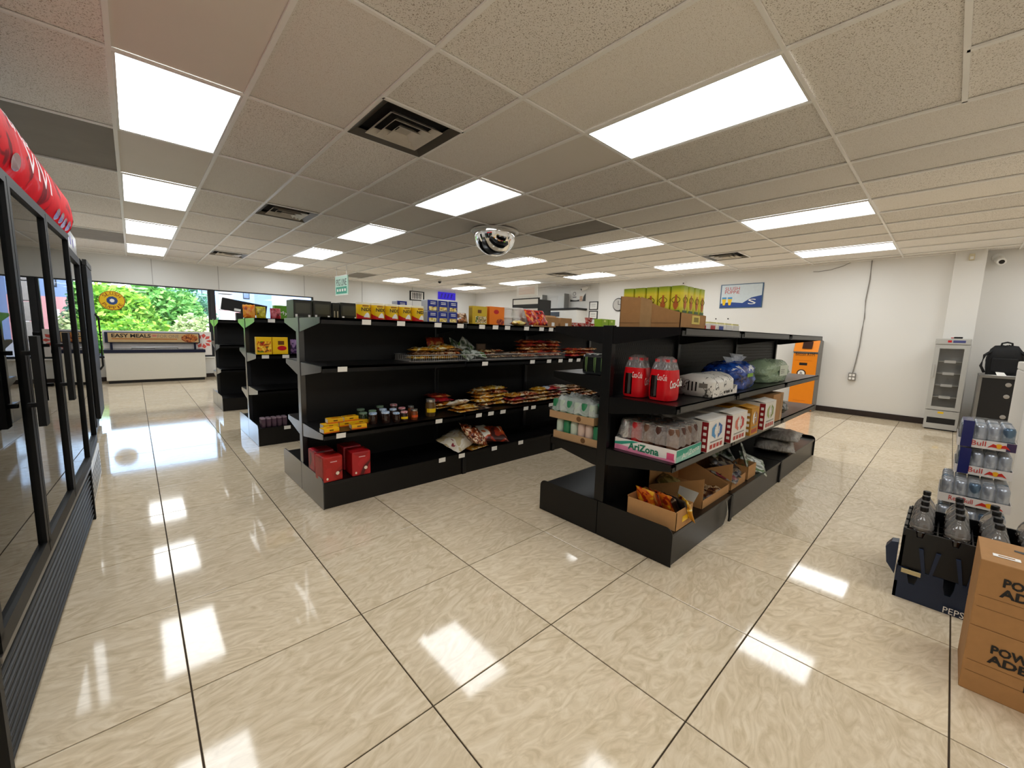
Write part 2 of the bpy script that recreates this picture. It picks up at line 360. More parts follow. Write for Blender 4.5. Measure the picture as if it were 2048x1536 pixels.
for n, (a, b) in enumerate(((WX0, WXM-.03), (WXM+.03, WX1))):
    m = MB(); w = .045
    m.box((a, YF+.02, WZ0), (b, YF+.09, WZ0+w)).box((a, YF+.02, WZ1-w*.6), (b, YF+.09, WZ1)).box((a, YF+.02, WZ0+w), (a+w, YF+.09, WZ1-w*.6)).box((b-w, YF+.02, WZ0+w), (b, YF+.09, WZ1-w*.6))
    wo = struct(m.ob('window_%d' % (n+1), FRM), ['large shop window showing green trees', 'shop window beside the mullion, partly behind the shelves'][n])
    B('glass_pane', (a+w, YF+.05, WZ0+w), (b-w, YF+.056, WZ1-w*.6), GLASS, wo)
    if n == 0: B('window_mullion', (WXM-.03, YF, WZ0), (WXM+.03, YF+.1, WZ1), FRM, wo)
    B('window_sill', (a, YF-.06, WZ0-.03), (b, YF+.02, WZ0), WHITEP, wo, bevel=.004)
DARKB = pm('dark_brown_vinyl', '#2b1f1a', rough=.5)
struct(B('baseboard_right', (9.385, .13, 0), (9.4, 6.72, .10), DARKB, bevel=.003), 'dark brown vinyl baseboard along the white wall')
struct(B('baseboard_front', (WX0, YF-.012, 0), (XR, YF, .09), DARKB, bevel=.003), 'dark vinyl baseboard below the shop windows')
# ceiling: deck, hung grid bars, one panel per cell
ceiling = struct(B('ceiling', (XL-.15, YB-.15, 2.80), (XR+.15, YF+.15, 2.95), pm('roof_deck', '#8d8a85', rough=.9)), 'suspended ceiling of speckled panels in a white grid')
cz = -ceiling.location.z; cx = -ceiling.location.x; cy = -ceiling.location.y
CX = [XL] + [1.2194 + .6096*k for k in range(-2, 14)] + [XR]
CY = [YB] + [3.1616 + 1.2192*k for k in range(-5, 8)] + [YF]
BAR = pm('white_grid_bar', '#fbfaf8', rough=.4, var=.03)
T1 = ceil_mat('speckled_ceiling_panel', '#f5f1ec', '#a69b8f', .365)
T2 = ceil_mat('fine_speckled_ceiling_panel', '#f5f1ec', '#bbb0a3', .355, True)
T3 = pm('smooth_ceiling_panel', '#ece7e0', rough=.8, var=.03, scale=3)
T4 = pm('dark_grey_ceiling_panel', '#8f8a84', rough=.8, var=.12, scale=5)
def gi(v, L): return min(range(len(L)), key=lambda i: abs(L[i]-v))
LX = [gi(x, CX) for x in (.0002, 2.439, 5.487, 7.925)]
LY = [gi(y, CY) for y in (-1.7151, .7232, 3.1616, 5.6, 8.0384, 10.4768)]
VENTS = {(gi(1.219, CX), gi(1.942, CY)): 1, (gi(1.219, CX), gi(5.6, CY)): 0, (gi(1.219, CX), gi(9.258, CY)): 1, (gi(7.315, CX), gi(1.942, CY)): 1, (gi(7.315, CX), gi(5.6, CY)): 1, (gi(7.315, CX), gi(9.258, CY)): 1}
DARK = {(gi(4.267, CX), gi(3.1616, CY)), (0, gi(4.381, CY)), (0, gi(9.258, CY)), (gi(4.267, CX), gi(10.477, CY))}
TB = 2.716
def ctile(x0, x1, y0, y1, mat):
    k = (round(x1-x0, 3), round(y1-y0, 3), mat.name)
    if k not in _ft: _ft[k] = MB().box((-k[0]/2+.003, -k[1]/2+.003, 0), (k[0]/2-.003, k[1]/2-.003, .015)).me(mat)
    ob('ceiling_panel', _ft[k], ceiling, ((x0+x1)/2+cx, (y0+y1)/2+cy, TB+cz))
lights = []; vents = []
for i in range(len(CX)-1):
    for j in range(len(CY)-1):
        x0, x1, y0, y1 = CX[i], CX[i+1], CY[j], CY[j+1]
        if x1-x0 < .03 or y1-y0 < .03: continue
        if i in LX and j in LY: lights.append((i, j, x0, x1, y0, y1)); continue
        mat = T4 if (i, j) in DARK else T3 if (i in LX and j > 3) else (T1 if random.random() < .6 else T2)
        if (i, j) in VENTS:
            ym = (y0+y1)/2
            a, b = ((ym, y1), (y0, ym)) if VENTS[(i, j)] else ((y0, ym), (ym, y1))
            vents.append((x0, x1, *a)); ctile(x0, x1, *b, mat)
            MB().box((x0+cx, ym-.012+cy, 2.70+cz), (x1+cx, ym+.012+cy, 2.712+cz)).ob('grid_bar', BAR, ceiling); continue
        if abs(y0+.496) < .02 and abs(x0-2.439) < .02:   # a panel laid crosswise beside the big light
            ctile(x0, x0+1.2192, .1137, y1, T1); ctile(x0, x1, y0, .1137, T1)
            MB().box((x0+cx, .1137-.012+cy, 2.70+cz), (x0+1.2192+cx, .1137+.012+cy, 2.712+cz)).ob('grid_bar', BAR, ceiling); continue
        if abs(y0+.496) < .02 and abs(x0-3.048) < .02: ctile(x0, x1, y0, .1137, T1); continue
        ctile(x0, x1, y0, y1, mat)
for x in CX[1:-1]:
    segs = [(YB, YF)] if abs(x-3.048) > .02 else [(YB, .1137), (.7233, YF)]
    for a, b in segs: MB().box((x-.012+cx, a+cy, 2.70+cz), (x+.012+cx, b+cy, 2.712+cz)).ob('grid_bar', BAR, ceiling)
for y in CY[1:-1]: MB().box((XL+cx, y-.009+cy, 2.7005+cz), (XR+cx, y+.009+cy, 2.7115+cz)).ob('grid_bar', BAR, ceiling)
for n, (x0, y0, x1, y1) in enumerate(((XL, YB, XL+.02, YF), (9.53, 6.72, XR, YF), (XL, YF-.02, XR, YF), (9.38, .13, 9.4, 6.72))):
    MB().box((x0+cx, y0+cy, 2.698+cz), (x1+cx, y1+cy, 2.712+cz)).ob('wall_angle_trim', BAR, ceiling)

PANEL = emit('light_panel_diffuser', '#f8fcfd', LIGHT)
_cols = ['leftmost', 'second', 'third', 'right-hand']; _rows = ['behind the viewer', 'nearest', 'second', 'third', 'fourth', 'farthest']
for i, j, x0, x1, y0, y1 in lights:
    c = LX.index(i); r = LY.index(j)
    t = thing('ceiling_light', '%s white light panel of the %s row along the ceiling' % (('hindmost' if r == 0 else _rows[r]) if c else ['hindmost', 'overhead out of view', 'nearest', 'second', 'third', 'farthest'][r], _cols[c]), 'ceiling light', ((x0+x1)/2, (y0+y1)/2, 2.702), 0, 'flat light panels set in the ceiling grid')
    hx, hy = (x1-x0)/2-.013, (y1-y0)/2-.011
    fr = MB(); w = .012
    fr.box((-hx, -hy, 0), (hx, -hy+w, .012)).box((-hx, hy-w, 0), (hx, hy, .012)).box((-hx, -hy+w, 0), (-hx+w, hy-w, .012)).box((hx-w, -hy+w, 0), (hx, hy-w, .012)).box((-hx, -hy, .02), (hx, hy, .05))
    fr.ob('frame', WHITEP, t)
    ob('diffuser', mesh('d', [(-hx+w, -hy+w, .006), (hx-w, -hy+w, .006), (hx-w, hy-w, .006), (-hx+w, hy-w, .006)], [(3, 2, 1, 0)], PANEL), t)
VM = pm('painted_vent_metal', '#d8d2c8', rough=.35, metal=.2, var=.1)
_vl = ['large square ceiling vent nearest the viewer, left of the big light', 'square ceiling vent between the two left rows of lights', 'small far ceiling vent above the chest freezer', 'ceiling vent near the white wall with the drink poster', 'ceiling vent above the far end of the shelves', 'farthest ceiling vent beside the back corner']
VDK = pm('vent_dark_duct', '#1b1917', rough=.8)
for n, (x0, x1, y0, y1) in enumerate(sorted(vents)):
    t = thing('ceiling_vent', _vl[n], 'vent', ((x0+x1)/2, (y0+y1)/2, 2.70), 0, 'square ceiling air vents')
    B('duct_box', (-.285, -.285, .055), (.285, .285, .075), VDK, t)
    def ring(r0, z0, r1, z1):
        v = [(sx*r0, sy*r0, z0) for sx, sy in ((-1, -1), (1, -1), (1, 1), (-1, 1))] + [(sx*r1, sy*r1, z1) for sx, sy in ((-1, -1), (1, -1), (1, 1), (-1, 1))]
        v += [(a, b, c+.003) for a, b, c in v]
        f = [(k, (k+1) % 4, 4+(k+1) % 4, 4+k) for k in range(4)] + [(8+k, 12+k, 12+(k+1) % 4, 8+(k+1) % 4) for k in range(4)] + [(k, 8+k, 8+(k+1) % 4, (k+1) % 4) for k in range(4)] + [(4+k, 4+(k+1) % 4, 12+(k+1) % 4, 12+k) for k in range(4)]
        return mesh('ring', v, f, VM)
    _of = ob('outer_frame', ring(.292, -.002, .235, .03), t); _of.material_slots[0].link = 'OBJECT'; _of.material_slots[0].material = pm('dark_vent_flange', '#6a655d', rough=.3, metal=.4)
    ob('louver_ring', ring(.20, -.006, .155, .03), t); ob('louver_ring', ring(.14, -.012, .10, .024), t); ob('louver_ring', ring(.085, -.018, .048, .016), t)
    B('centre_plate', (-.045, -.045, .006), (.045, .045, .01), VM, t)
# ------------------------------------------------------------------ dome mirror, hanging sign, cameras
t = thing('dome_mirror', 'chrome half-dome security mirror hanging from the ceiling', 'mirror', (3.83, 4.56, 2.70))
prof = [(.305*math.cos(a), -.02-.315*math.sin(a)) for a in [i*math.pi/2/14 for i in range(14)]] + [(.004, -.335)]
soft(MB().lathe(prof, 48).ob('mirror_dome', CHROME, t))
MB().lathe([(.335, -.002), (.338, -.014), (.325, -.024), (.30, -.026), (.30, -.002)], 48).ob('rim', pm('clear_acrylic_rim', '#d8d5cf', rough=.15), t)
t = thing('hanging_sign', 'small green and white sign hanging from the ceiling on two cords', 'sign', (3.625, 9.78, 2.06), math.radians(-87))
SG = pm('mint_sign_face', '#bfe6d6', rough=.4)
B('sign_board', (-.33, -.012, 0), (.33, .012, .42), SG, t); B('sign_frame', (-.345, -.015, .42), (.345, .015, .435), WHITEP, t); B('sign_frame', (-.345, -.015, -.015), (.345, .015, 0), WHITEP, t)
decal('green_band', (-.33, -.012, 0), (.33, .012, .42), '-Y', (.06, .05, .94, .42), TEALP, t)
text('PSG LINE', (-.33, -.012, 0), (.33, .012, .42), '-Y', (.1, .48, .92, .84), INK, t); [decal('white_mark', (-.33, -.012, 0), (.33, .012, .42), '-Y', (u, .17, u+.12, .31), WINK, t, .002) for u in (.14, .34, .54, .74)]
for s in (-.27, .27): MB().tube([(s, 0, .43), (s, 0, .637)], .004).ob('cord', STEEL, t)
def dome_cam(loc, label):
    t = thing('dome_camera', label, 'camera', loc); MB().lathe([(.055, 0), (.06, -.012), (.055, -.03)], 20).ob('base', WHITEP, t)
    soft(MB().lathe([(.048, -.03), (.045, -.05), (.034, -.068), (.015, -.08), (.002, -.082)], 20).ob('dome', pm('smoked_dome', '#15151a', rough=.08), t))
dome_cam((6.45, 10.05, 2.70), 'small black dome camera on the far part of the ceiling')
def bullet_cam(loc, rz, label, size=1):
    t = thing('bullet_camera', label, 'camera', loc, rz)
    soft(MB().lathe([(.045*size, 0), (.05*size, .01), (.05*size, .03)], 16).ob('mount_plate', WHITEP, t, rot=(0, -math.pi/2, 0)))
    MB().tube([(-.02, 0, 0), (-.07*size, 0, -.03*size), (-.09*size, 0, -.035*size)], .014*size, 8).ob('arm', WHITEP, t)
    b = soft(MB().lathe([(.032*size, 0), (.04*size, .01), (.04*size, .15*size), (.036*size, .155*size)], 18).ob('housing', WHITEP, t, (-.06*size, 0, -.02*size), (0, math.radians(-110), 0)))
    MB().lathe([(.024*size, .150*size), (.024*size, .157*size), (.01, .158*size)], 18).ob('lens', pm('smoked_dome', '#15151a', rough=.08), b)
bullet_cam((9.40, 4.34, 2.56), 0, 'tiny round camera on the wall left of the drink poster', .55)
bullet_cam((9.545, -.30, 2.60), .15, 'white bullet camera high on the wall right of the column', 1.25)
bullet_cam((9.55, 7.16, 2.64), -.5, 'white bullet camera near the corner above the picture frames', 1.2)
t = thing('wall_sensor', 'small cream sensor box at the top of the column', 'sensor', (9.28, -.04, 2.60))
B('sensor_body', (-.05, -.03, -.04), (0, .03, .05), pm('cream_plastic', '#cfc3a4', rough=.4), t, bevel=.006); B('sensor_lens', (-.056, -.018, -.03), (-.05, .018, .01), WHITEP, t)

# ------------------------------------------------------------------ gondola shelving
def gondola(label, x0, secs, ymid, front, back, bf, bb, H, tags={}, chan=None, pegs=False, bracket_mat=SATIN):
    """double sided shelf run along X. front/back: list of (z, depth); bf/bb base depths"""
    t = thing('gondola_shelf', label, 'shelving', (x0, ymid, 0))
    L = sum(secs); xs = [0]
    for s_ in secs: xs.append(xs[-1]+s_)
    for k, x in enumerate(xs):
        xa = min(max(x, .02), L-.02); B('upright', (xa-.02, -.035, .0), (xa+.02, .035, H), bracket_mat, t, bevel=.003)
    for a, b in zip(xs, xs[1:]):
        p = B('back_panel', (a+.02, -.012, .19), (b-.02, .012, H-.03), BLACKP, t)
        if pegs:
            m = MB()
            for zz in range(8):
                for xx in range(int((b-a-.1)/.025)):
                    for sy in (-1, 1):
                        m.box((a+.05+xx*.025+(zz % 2)*.012, sy*.0125-.0006, H-.30+zz*.03), (a+.062+xx*.025+(zz % 2)*.012, sy*.0125+.0006, H-.288+zz*.03))
            h = m.ob('peg_holes', pm('peg_hole_edge', '#2c2a28', rough=.5), p, loc=-p.location); h['kind'] = 'stuff'
    for side, levels, bd in ((-1, front, bf), (1, back, bb)):
        if not bd: continue
        Y = lambda a, b: (min(side*a, side*b), max(side*a, side*b))
        for si, (a, b) in enumerate(zip(xs, xs[1:])):
            for li, (z, d) in enumerate(levels):
                y0, y1 = Y(.02, d)
                m = MB().box((a+.012, y0, z-.018), (b-.012, y1, z))
                f0, f1 = Y(d-.006, d)
                m.box((a+.012, f0, z-.045), (b-.012, f1, z))
                sh = m.ob('shelf', BLACK, t)
                if chan and side < 0:
                    c0, c1 = Y(d, d+.004); B('price_channel', (a+.05, c0, z-.038), (b-.05, c1, z-.006), chan, sh)
                for bx in ([a+.004, b-.008]):
                    pts = [(side*.03, z-.003), (side*(d-.005), z-.003), (side*(d-.005), z-.04), (side*(d-.06), z-.05), (side*.06, z-.105), (side*.03, z-.105)]
                    MB().prism(pts, 'x', bx, bx+.004).ob('bracket', bracket_mat, sh)
                if side < 0:
                    for tx in tags.get(li, ()):
                        if a <= tx-x0 < b: B('price_tag', (tx-x0-.033, -d-.0065, z-.042), (tx-x0+.033, -d-.0045, z-.006), TAG, sh, rot=(.12, 0, 0))
            y0, y1 = Y(.012, bd-.005); k0, k1 = Y(bd-.03, bd-.012)
            dk = B('base_deck', (a+.004, y0, .172), (b-.004, y1, .195), BLACK, t, bevel=.003)
            B('kick_plate', (a+.004, k0, .0), (b-.004, k1, .172), BLACK, t)
            if side < 0:
                for tx in tags.get('base', ()):
                    if a <= tx-x0 < b: B('price_tag', (tx-x0-.033-dk.location.x, -bd-.002-dk.location.y, .158-dk.location.z), (tx-x0+.033-dk.location.x, -bd-.0005-dk.location.y, .196-dk.location.z), TAG, dk)
            if si:
                j0, j1 = Y(bd-.012, bd); B('joint_strip', (a-.02, j0, .0), (a+.02, j1, .19), BLACKP, t)
        for xe in (-.006, L):
            r = .045; h = .228; pts = [(side*.003, .003), (side*bd, .003), (side*bd, h-r)] + [(side*(bd-r+r*math.cos(q)), h-r+r*math.sin(q)) for q in [i*math.pi/12 for i in range(1, 7)]] + [(side*.003, h)]
            MB().prism(pts, 'x', xe, xe+.006).ob('base_end_panel', bracket_mat, t)
    return t
STD = lambda d: [(1.36, d), (1.026, d), (.551, d)]
gondola('long black gondola shelf in the middle holding tins, jars and packets', .92, [1.22]*4, 3.41, STD(.505), STD(.37), .505, .515, 1.367,
        {0: [1.245, 1.517, 1.848, 2.074, 2.311, 2.47, 2.62, 2.875, 3.093, 3.239], 1: [1.066, 2.354, 2.976, 3.227, 3.414, 3.586, 3.73], 2: [1.045, 1.863, 2.294, 2.438, 2.59, 2.904, 3.014, 3.286], 'base': [1.901, 2.109, 2.494, 2.849]})
gondola('black gondola shelf nearest on the right holding drink cases and open cartons', 2.141, [.909, 1.22, 1.32], 1.45, [(1.345, .46), (.915, .465), (.585, .465)], [(1.345, .435), (1.035, .435), (.56, .435)], .505, .505, 1.352, {}, CHAN, True, BLACK)
gondola('black gondola shelf behind the middle one with two yellow boxes', .92, [1.22]*4, 5.43, [(1.368, .52), (.99, .52), (.61, .52)], STD(.37), .50, .515, 1.372, {0: [1.079], 1: [1.008, 1.202], 'base': [1.194]})
gondola('empty black gondola shelf farthest back by the window', .92, [1.22]*4, 7.80, [(1.36, .45), (.99, .45), (.625, .45)], STD(.37), .50, .5, 1.37)

# ------------------------------------------------------------------ product builders
def can_tin(name, label, r, h, loc, bodym, lidm, rz=0, cat='can', group=None, decor=None):
    t = thing(name, label, cat, loc, rz, group)
    soft(MB().lathe([(r*.98, 0), (r, .004), (r, h-.004), (r*.98, h)], 24).ob('tin_body', bodym, t))
    soft(MB().lathe([(r*1.015, h-.012), (r*1.02, h-.002), (r*1.0, h+.004), (r*.5, h+.004)], 24).ob('lid', lidm, t))
    if decor: decor(t, r, h)
    return t
def curved(name, r, a0, a1, z0, z1, mat, parent, n=8, off=.0012, poly=None):
    """label wrapped on a cylinder; angles measured from -Y, increasing to +X"""
    R = r+off; v = []; f = []
    for i in range(n+1):
        a = math.radians(a0+(a1-a0)*i/n); lo, hi = (z0, z1) if not poly else poly(i/n)
        v += [(R*math.sin(a), -R*math.cos(a), lo), (R*math.sin(a), -R*math.cos(a), hi)]
        if i: k = 2*i; f.append((k-2, k, k+1, k-1))
    return ob(name, mesh(name, v, f, mat, True), parent)
def curved_text(s, r, a0, a1, z0, z1, mat, parent, off=.0025, slant=0):
    me = textmesh(s, mat, slant, .02).copy(); bm = bmesh.new(); bm.from_mesh(me)
    for v in bm.verts:
        a = math.radians(a0+(a1-a0)*(v.co.x+.5)); z = z0+(z1-z0)*(v.co.y+.5); v.co = Vector(((r+off)*math.sin(a), -(r+off)*math.cos(a), z))
    bm.to_mesh(me); bm.free(); return ob('lettering', me, parent)
def carton(name, label, lo, hi, mat, cat='box', group=None, bevel=.003, rz=0):
    """closed box; returns (root, local lo, local hi)"""
    c = Vector(((lo[0]+hi[0])/2, (lo[1]+hi[1])/2, lo[2])); h = Vector(((hi[0]-lo[0])/2, (hi[1]-lo[1])/2, hi[2]-lo[2]))
    t = thing(name, label, cat, c, rz, group); a = (-h.x, -h.y, 0); b = (h.x, h.y, h.z)
    B('box_body', a, b, mat, t, bevel=bevel); return t, a, b
def jar(name, label, r, h, loc, fill, lidm, labm=None, group=None):
    t = thing(name, label, 'jar', loc, random.uniform(-.3, .3), group)
    soft(MB().lathe([(r*.9, 0), (r, .008), (r, h*.72), (r*.82, h*.83), (r*.82, h*.86)], 20).ob('jar_body', fill, t))
    soft(MB().lathe([(r*.88, h*.84), (r*.9, h*.85), (r*.9, h*.985), (r*.84, h)], 20).ob('lid', lidm, t))
    if labm: curved('label_band', r, -70, 40, h*.25, h*.48, labm, t, 10)
def wall(name, p, mat, parent, th=.004):
    """thin cardboard sheet from four corner points, extruded along its normal"""
    p = [Vector(q) for q in p]; n = (p[1]-p[0]).cross(p[-1]-p[0]).normalized()*th; k = len(p)
    v = p + [q+n for q in p]; f = [tuple(range(k-1, -1, -1)), tuple(range(k, 2*k))] + [(i, (i+1) % k, k+(i+1) % k, k+i) for i in range(k)]
    return ob(name, mesh(name, v, f, mat), parent)
def open_box(name, label, lo, hi, mat, cat='carton', heights=None, group=None):
    """carton without lid: floor and four walls; heights = (front -Y, right +X, back +Y, left -X)"""
    c = Vector(((lo[0]+hi[0])/2, (lo[1]+hi[1])/2, lo[2])); hx, hy, H = (hi[0]-lo[0])/2, (hi[1]-lo[1])/2, hi[2]-lo[2]
    hs = heights or (H, H, H, H)
    t = thing(name, label, cat, c, 0, group); B('carton_floor', (-hx+.002, -hy+.002, 0), (hx-.002, hy-.002, .004), mat, t)
    w = .003
    def side(nm, a, b, h0, h1): wall(nm, [(a[0], a[1], 0), (b[0], b[1], 0), (b[0], b[1], h1), (a[0], a[1], h0)], mat, t, -w)
    f_, r_, b_, l_ = hs
    side('carton_wall', (-hx, -hy), (hx, -hy), f_ if not isinstance(f_, tuple) else f_[0], f_ if not isinstance(f_, tuple) else f_[1])
    side('carton_wall', (hx, -hy), (hx, hy), r_ if not isinstance(r_, tuple) else r_[0], r_ if not isinstance(r_, tuple) else r_[1])
    side('carton_wall', (hx, hy), (-hx, hy), b_ if not isinstance(b_, tuple) else b_[0], b_ if not isinstance(b_, tuple) else b_[1])
    side('carton_wall', (-hx, hy), (-hx, -hy), l_ if not isinstance(l_, tuple) else l_[0], l_ if not isinstance(l_, tuple) else l_[1])
    return t, (-hx, -hy, 0), (hx, hy, H)
SNACK = printed('spice_packet_print', ['#4a1408', '#8a3a1c', '#b5703a', '#e0c9a0'], 16, rough=.25, bump=.35)
SNACKY = printed('yellow_snack_print', ['#6a1e0c', '#c07a1e', '#d9a53a', '#eddcae'], 14, rough=.25, bump=.35)
SNACKR = printed('red_packet_print', ['#4a0a0a', '#8e1414', '#b52a1a', '#d98a4a'], 10)
SNACKB = printed('brown_packet_print', ['#2a140a', '#5a3420', '#8a6238', '#c9ac84'], 16, rough=.25, bump=.35)
SNACKG = printed('green_silver_packet_print', ['#0f150f', '#26381c', '#6d7366', '#b9bdb4', '#4d6a2c'], 8)
SNACKW = printed('pale_packet_print', ['#8e1a30', '#e8ddc8', '#f2eadb', '#d8c49a'], 7)
SNACKD = printed('dark_packet_print', ['#0c0a0a', '#1d1512', '#3c2a1e', '#8d7b64'], 8)
# ------------------------------------------------------------------ goods on the middle gondola
Z1, Z2, Z3, Z0 = 1.36, 1.026, .551, .195
DKB = pm('dark_boxed_goods', '#23251f', rough=.3, var=.2); DKW = pm('grey_window_panel', '#4b4c42', rough=.2)
for n, (a, b) in enumerate(((.93, 1.065), (1.075, 1.215), (1.29, 1.44))):
    t, lo, hi = carton('boxed_appliance', ['black box with grey front panel at the left end of the top shelf', 'second black box with grey front panel on the top shelf', 'black box with grey front panel beside the yellow milk powder tins'][n], (a, 3.52, Z1), (b, 3.72, Z1+.142), DKB, group='black boxes on the top shelf')
    decal('front_panel', lo, hi, '-Y', (.1, .25, .9, .82), DKW, t); decal('white_sticker', lo, hi, '-Y', (.08, .06, .2, .2), WINK, t); decal('white_sticker', lo, hi, '-Y', (.78, .06, .9, .18), WINK, t)
t, lo, hi = carton('slim_carton', 'slim dark carton squeezed between two black boxes', (1.225, 3.52, Z1), (1.28, 3.68, Z1+.135), DKB); decal('silver_strip', lo, hi, '-Y', (.2, .02, .35, .5), STEEL, t); decal('silver_strip', lo, hi, '-Y', (.65, .02, .8, .5), STEEL, t)
NY = pm('milk_tin_yellow', '#f2c81c', rough=.3, var=.06); NW = pm('cream_lid', '#f3efd8', rough=.4)
def nido(t, r, h):
    curved('red_wave', r, -80, 90, 0, h*.3, REDP, t, 14, .001, lambda u: (0.002, .002+h*(.34*(1-u)**2+.03)))
    curved('white_glass', r, -12, 45, h*.1, h*.42, WINK, t, 8, .0016, lambda u: (h*.12, h*(.18+.24*math.sin(math.pi*u))))
    curved_text('NIDO', r, -30, 62, h*.5, h*.72, INK, t)
    curved('brown_badge', r, -22, 30, h*.78, h*.86, pm('badge_brown', '#a36a12', rough=.4), t, 8, .0014)
for k in range(5):
    can_tin('milk_powder_tin', ['leftmost yellow milk powder tin on the top shelf', 'second yellow milk powder tin from the left', 'middle one of the five yellow milk powder tins', 'fourth yellow milk powder tin from the left', 'rightmost yellow milk powder tin, beside the blue tins'][k], .0525, .122, (1.302+.1085*k, 3.09-.012*k, Z1), NY, NW, random.uniform(-.15, .1), 'tin', 'yellow milk powder tins', nido)
BT = pm('blue_tin_print', '#1c2f8e', rough=.3); BY = printed('cookie_print', ['#1c2f8e', '#d9b94a', '#f1e3a0'], 30, bump=0, huevar=0, valvar=0)
def bluetin(x, y, z, label):
    t, lo, hi = carton('blue_tin', label, (x, y, z), (x+.1, y+.1, z+.094), pm('tin_grey_side', '#b9bcc4', rough=.3), 'tin', 'blue cookie tins', .006)
    decal('blue_label', lo, hi, '-Y', (.03, .03, .97, .97), BT, t); decal('cookie_picture', lo, hi, '-Y', (.15, .06, .9, .4), BY, t, .002)
    for v in (.62, .76): decal('white_line', lo, hi, '-Y', (.3, v, .8, v+.06), WINK, t, .002)
for c in range(3):
    for r in range(2): bluetin(1.825+.104*c, 3.03, Z1+r*.0945, 'blue square tin, %s of the %s stack' % (['bottom', 'top'][r], ['left', 'middle', 'right'][c]))
bluetin(1.75, 3.42, Z1, 'single blue square tin behind the yellow tins')
bluetin(1.75, 3.42, Z1+.0945, 'upper blue square tin behind the yellow tins')
bag('snack_pouch', 'small teal and brown pouch between blue tins and yellow box', .1, .09, .05, printed('teal_brown_print', ['#1f5c5e', '#7a4a22', '#b7793c'], 14), (2.2, 3.1, Z1), (0, 0, 0), 2)
bag('snack_pouch', 'brown clear pouch of snacks standing left of the yellow box', .12, .10, .05, SNACKB, (2.255, 3.16, Z1+.045), (math.radians(70), 0, 0), 3)
t, lo, hi = carton('spice_box', 'yellow printed box standing beside the orange box', (2.315, 3.05, Z1), (2.49, 3.11, Z1+.168), pm('olive_yellow_print', '#cfae2a', rough=.35), group='food boxes on the top shelf')
decal('food_picture', lo, hi, '-Y', (.2, .06, .95, .45), printed('dish_print', ['#5a3a14', '#b98a4a', '#e6d8b0', '#4f6b22'], 40, bump=0, huevar=0, valvar=0), t); decal('dark_blob', lo, hi, '-Y', (.35, .62, .6, .8), pm('brown_print', '#6a3c10', rough=.4), t)
decal('side_stripe', lo, hi, '-X', (.1, .1, .9, .9), pm('olive_side', '#a98c22', rough=.4), t)
t, lo, hi = carton('dessert_box', 'orange box with a red round badge on the top shelf', (2.51, 3.04, Z1), (2.70, 3.10, Z1+.175), pm('bright_orange_print', '#f07c12', rough=.35), group='food boxes on the top shelf')
decal('red_badge', lo, hi, '-Y', None, REDP, t, .0014, [(.45+.17*math.cos(a), .72+.12*math.sin(a)) for a in [i*math.pi/8 for i in range(16)]]); decal('dessert_picture', lo, hi, '-Y', None, printed('dessert_print', ['#5a1414', '#8e2a1a', '#c9662a'], 30, bump=0, huevar=0, valvar=0), t, .0014, [(.72+.26*math.cos(a), .18+.17*math.sin(a)) for a in [i*math.pi/8 for i in range(16)]])
TUB = pm('white_tub_plastic', '#ecebe6', rough=.3)
for k in range(3):
    for r in range(2):
        t = thing('plastic_tub', 'white round plastic tub, %s of the %s stack' % (['lower', 'upper'][r], ['left', 'middle', 'right'][k]), 'tub', (2.86+.152*k, 3.2, Z1+r*.0955), 0, 'white tubs on the top shelf')
        soft(MB().lathe([(.06, 0), (.07, .08), (.07, .082)], 24).ob('tub_body', TUB, t)); soft(MB().lathe([(.074, .076), (.075, .093), (.07, .095)], 24).ob('lid', TUB, t))
CHIP = printed('red_chip_bag_print', ['#1c0808', '#a8160e', '#d8420f', '#f0a028'], 14, stops=[0, .36, .5, .6], huevar=.005)
for k in range(2): bag('chip_bag', ['red and orange crisp bag leaning beside the white tubs', 'red and orange crisp bag leaning against the cardboard box'][k], .17, .18, .05, CHIP, (3.08+.15*k, 3.06+.01*k, Z1+.085), (math.radians(62), 0, .1), 11+k, 'crisp bag')
bag('snack_packet', 'small purple and yellow packet lying in front of the tubs', .18, .1, .05, printed('purple_yellow_print', ['#3a1030', '#7a1a3a', '#e3b24a', '#f0d890'], 10), (2.88, 3.02, Z1), (0, 0, .2), 14)
for k, (a, b, l) in enumerate(((3.37, 3.56, 'opened brown cardboard box behind the crisp bags'), (3.60, 3.80, 'brown cardboard box with a white sticker on the top shelf'))):
    t, lo, hi = carton('cardboard_box', l, (a, 3.08, Z1), (b, 3.3, Z1+.115), CARD, group='cardboard boxes on the top shelf'); decal('white_sticker', lo, hi, '-Y', (.4, .15, .65, .5), WINK, t)
    wall('flap', [(lo[0], hi[1], hi[2]), (hi[0], hi[1], hi[2]), (hi[0], hi[1]+.05, hi[2]+.03), (lo[0], hi[1]+.05, hi[2]+.03)], CARD, t)
NOOD = printed('noodle_cup_print', ['#c9302a', '#e56a5a', '#f3d9cf', '#b01c1c'], 22)
for k, (x, z, l) in enumerate(((3.87, 0, 'left red and white noodle cup on the far top shelf'), (3.98, 0, 'second red and white noodle cup on the far top shelf'), (4.09, 0, 'third red and white noodle cup on the far top shelf'), (4.2, 0, 'right red and white noodle cup on the far top shelf'), (4.15, .071, 'red noodle cup stacked on top of the others'))):
    t = thing('noodle_cup', l, 'noodle cup', (x, 3.1, Z1+z), 0, 'noodle cups'); soft(MB().lathe([(.036, 0), (.048, .064)], 18).ob('cup', NOOD, t)); soft(MB().lathe([(.05, .063), (.05, .069), (.04, .07)], 18).ob('lid', pm('red_lid', '#b8352e', rough=.3), t))
LIME = pm('lime_print', '#93b71c', rough=.4)
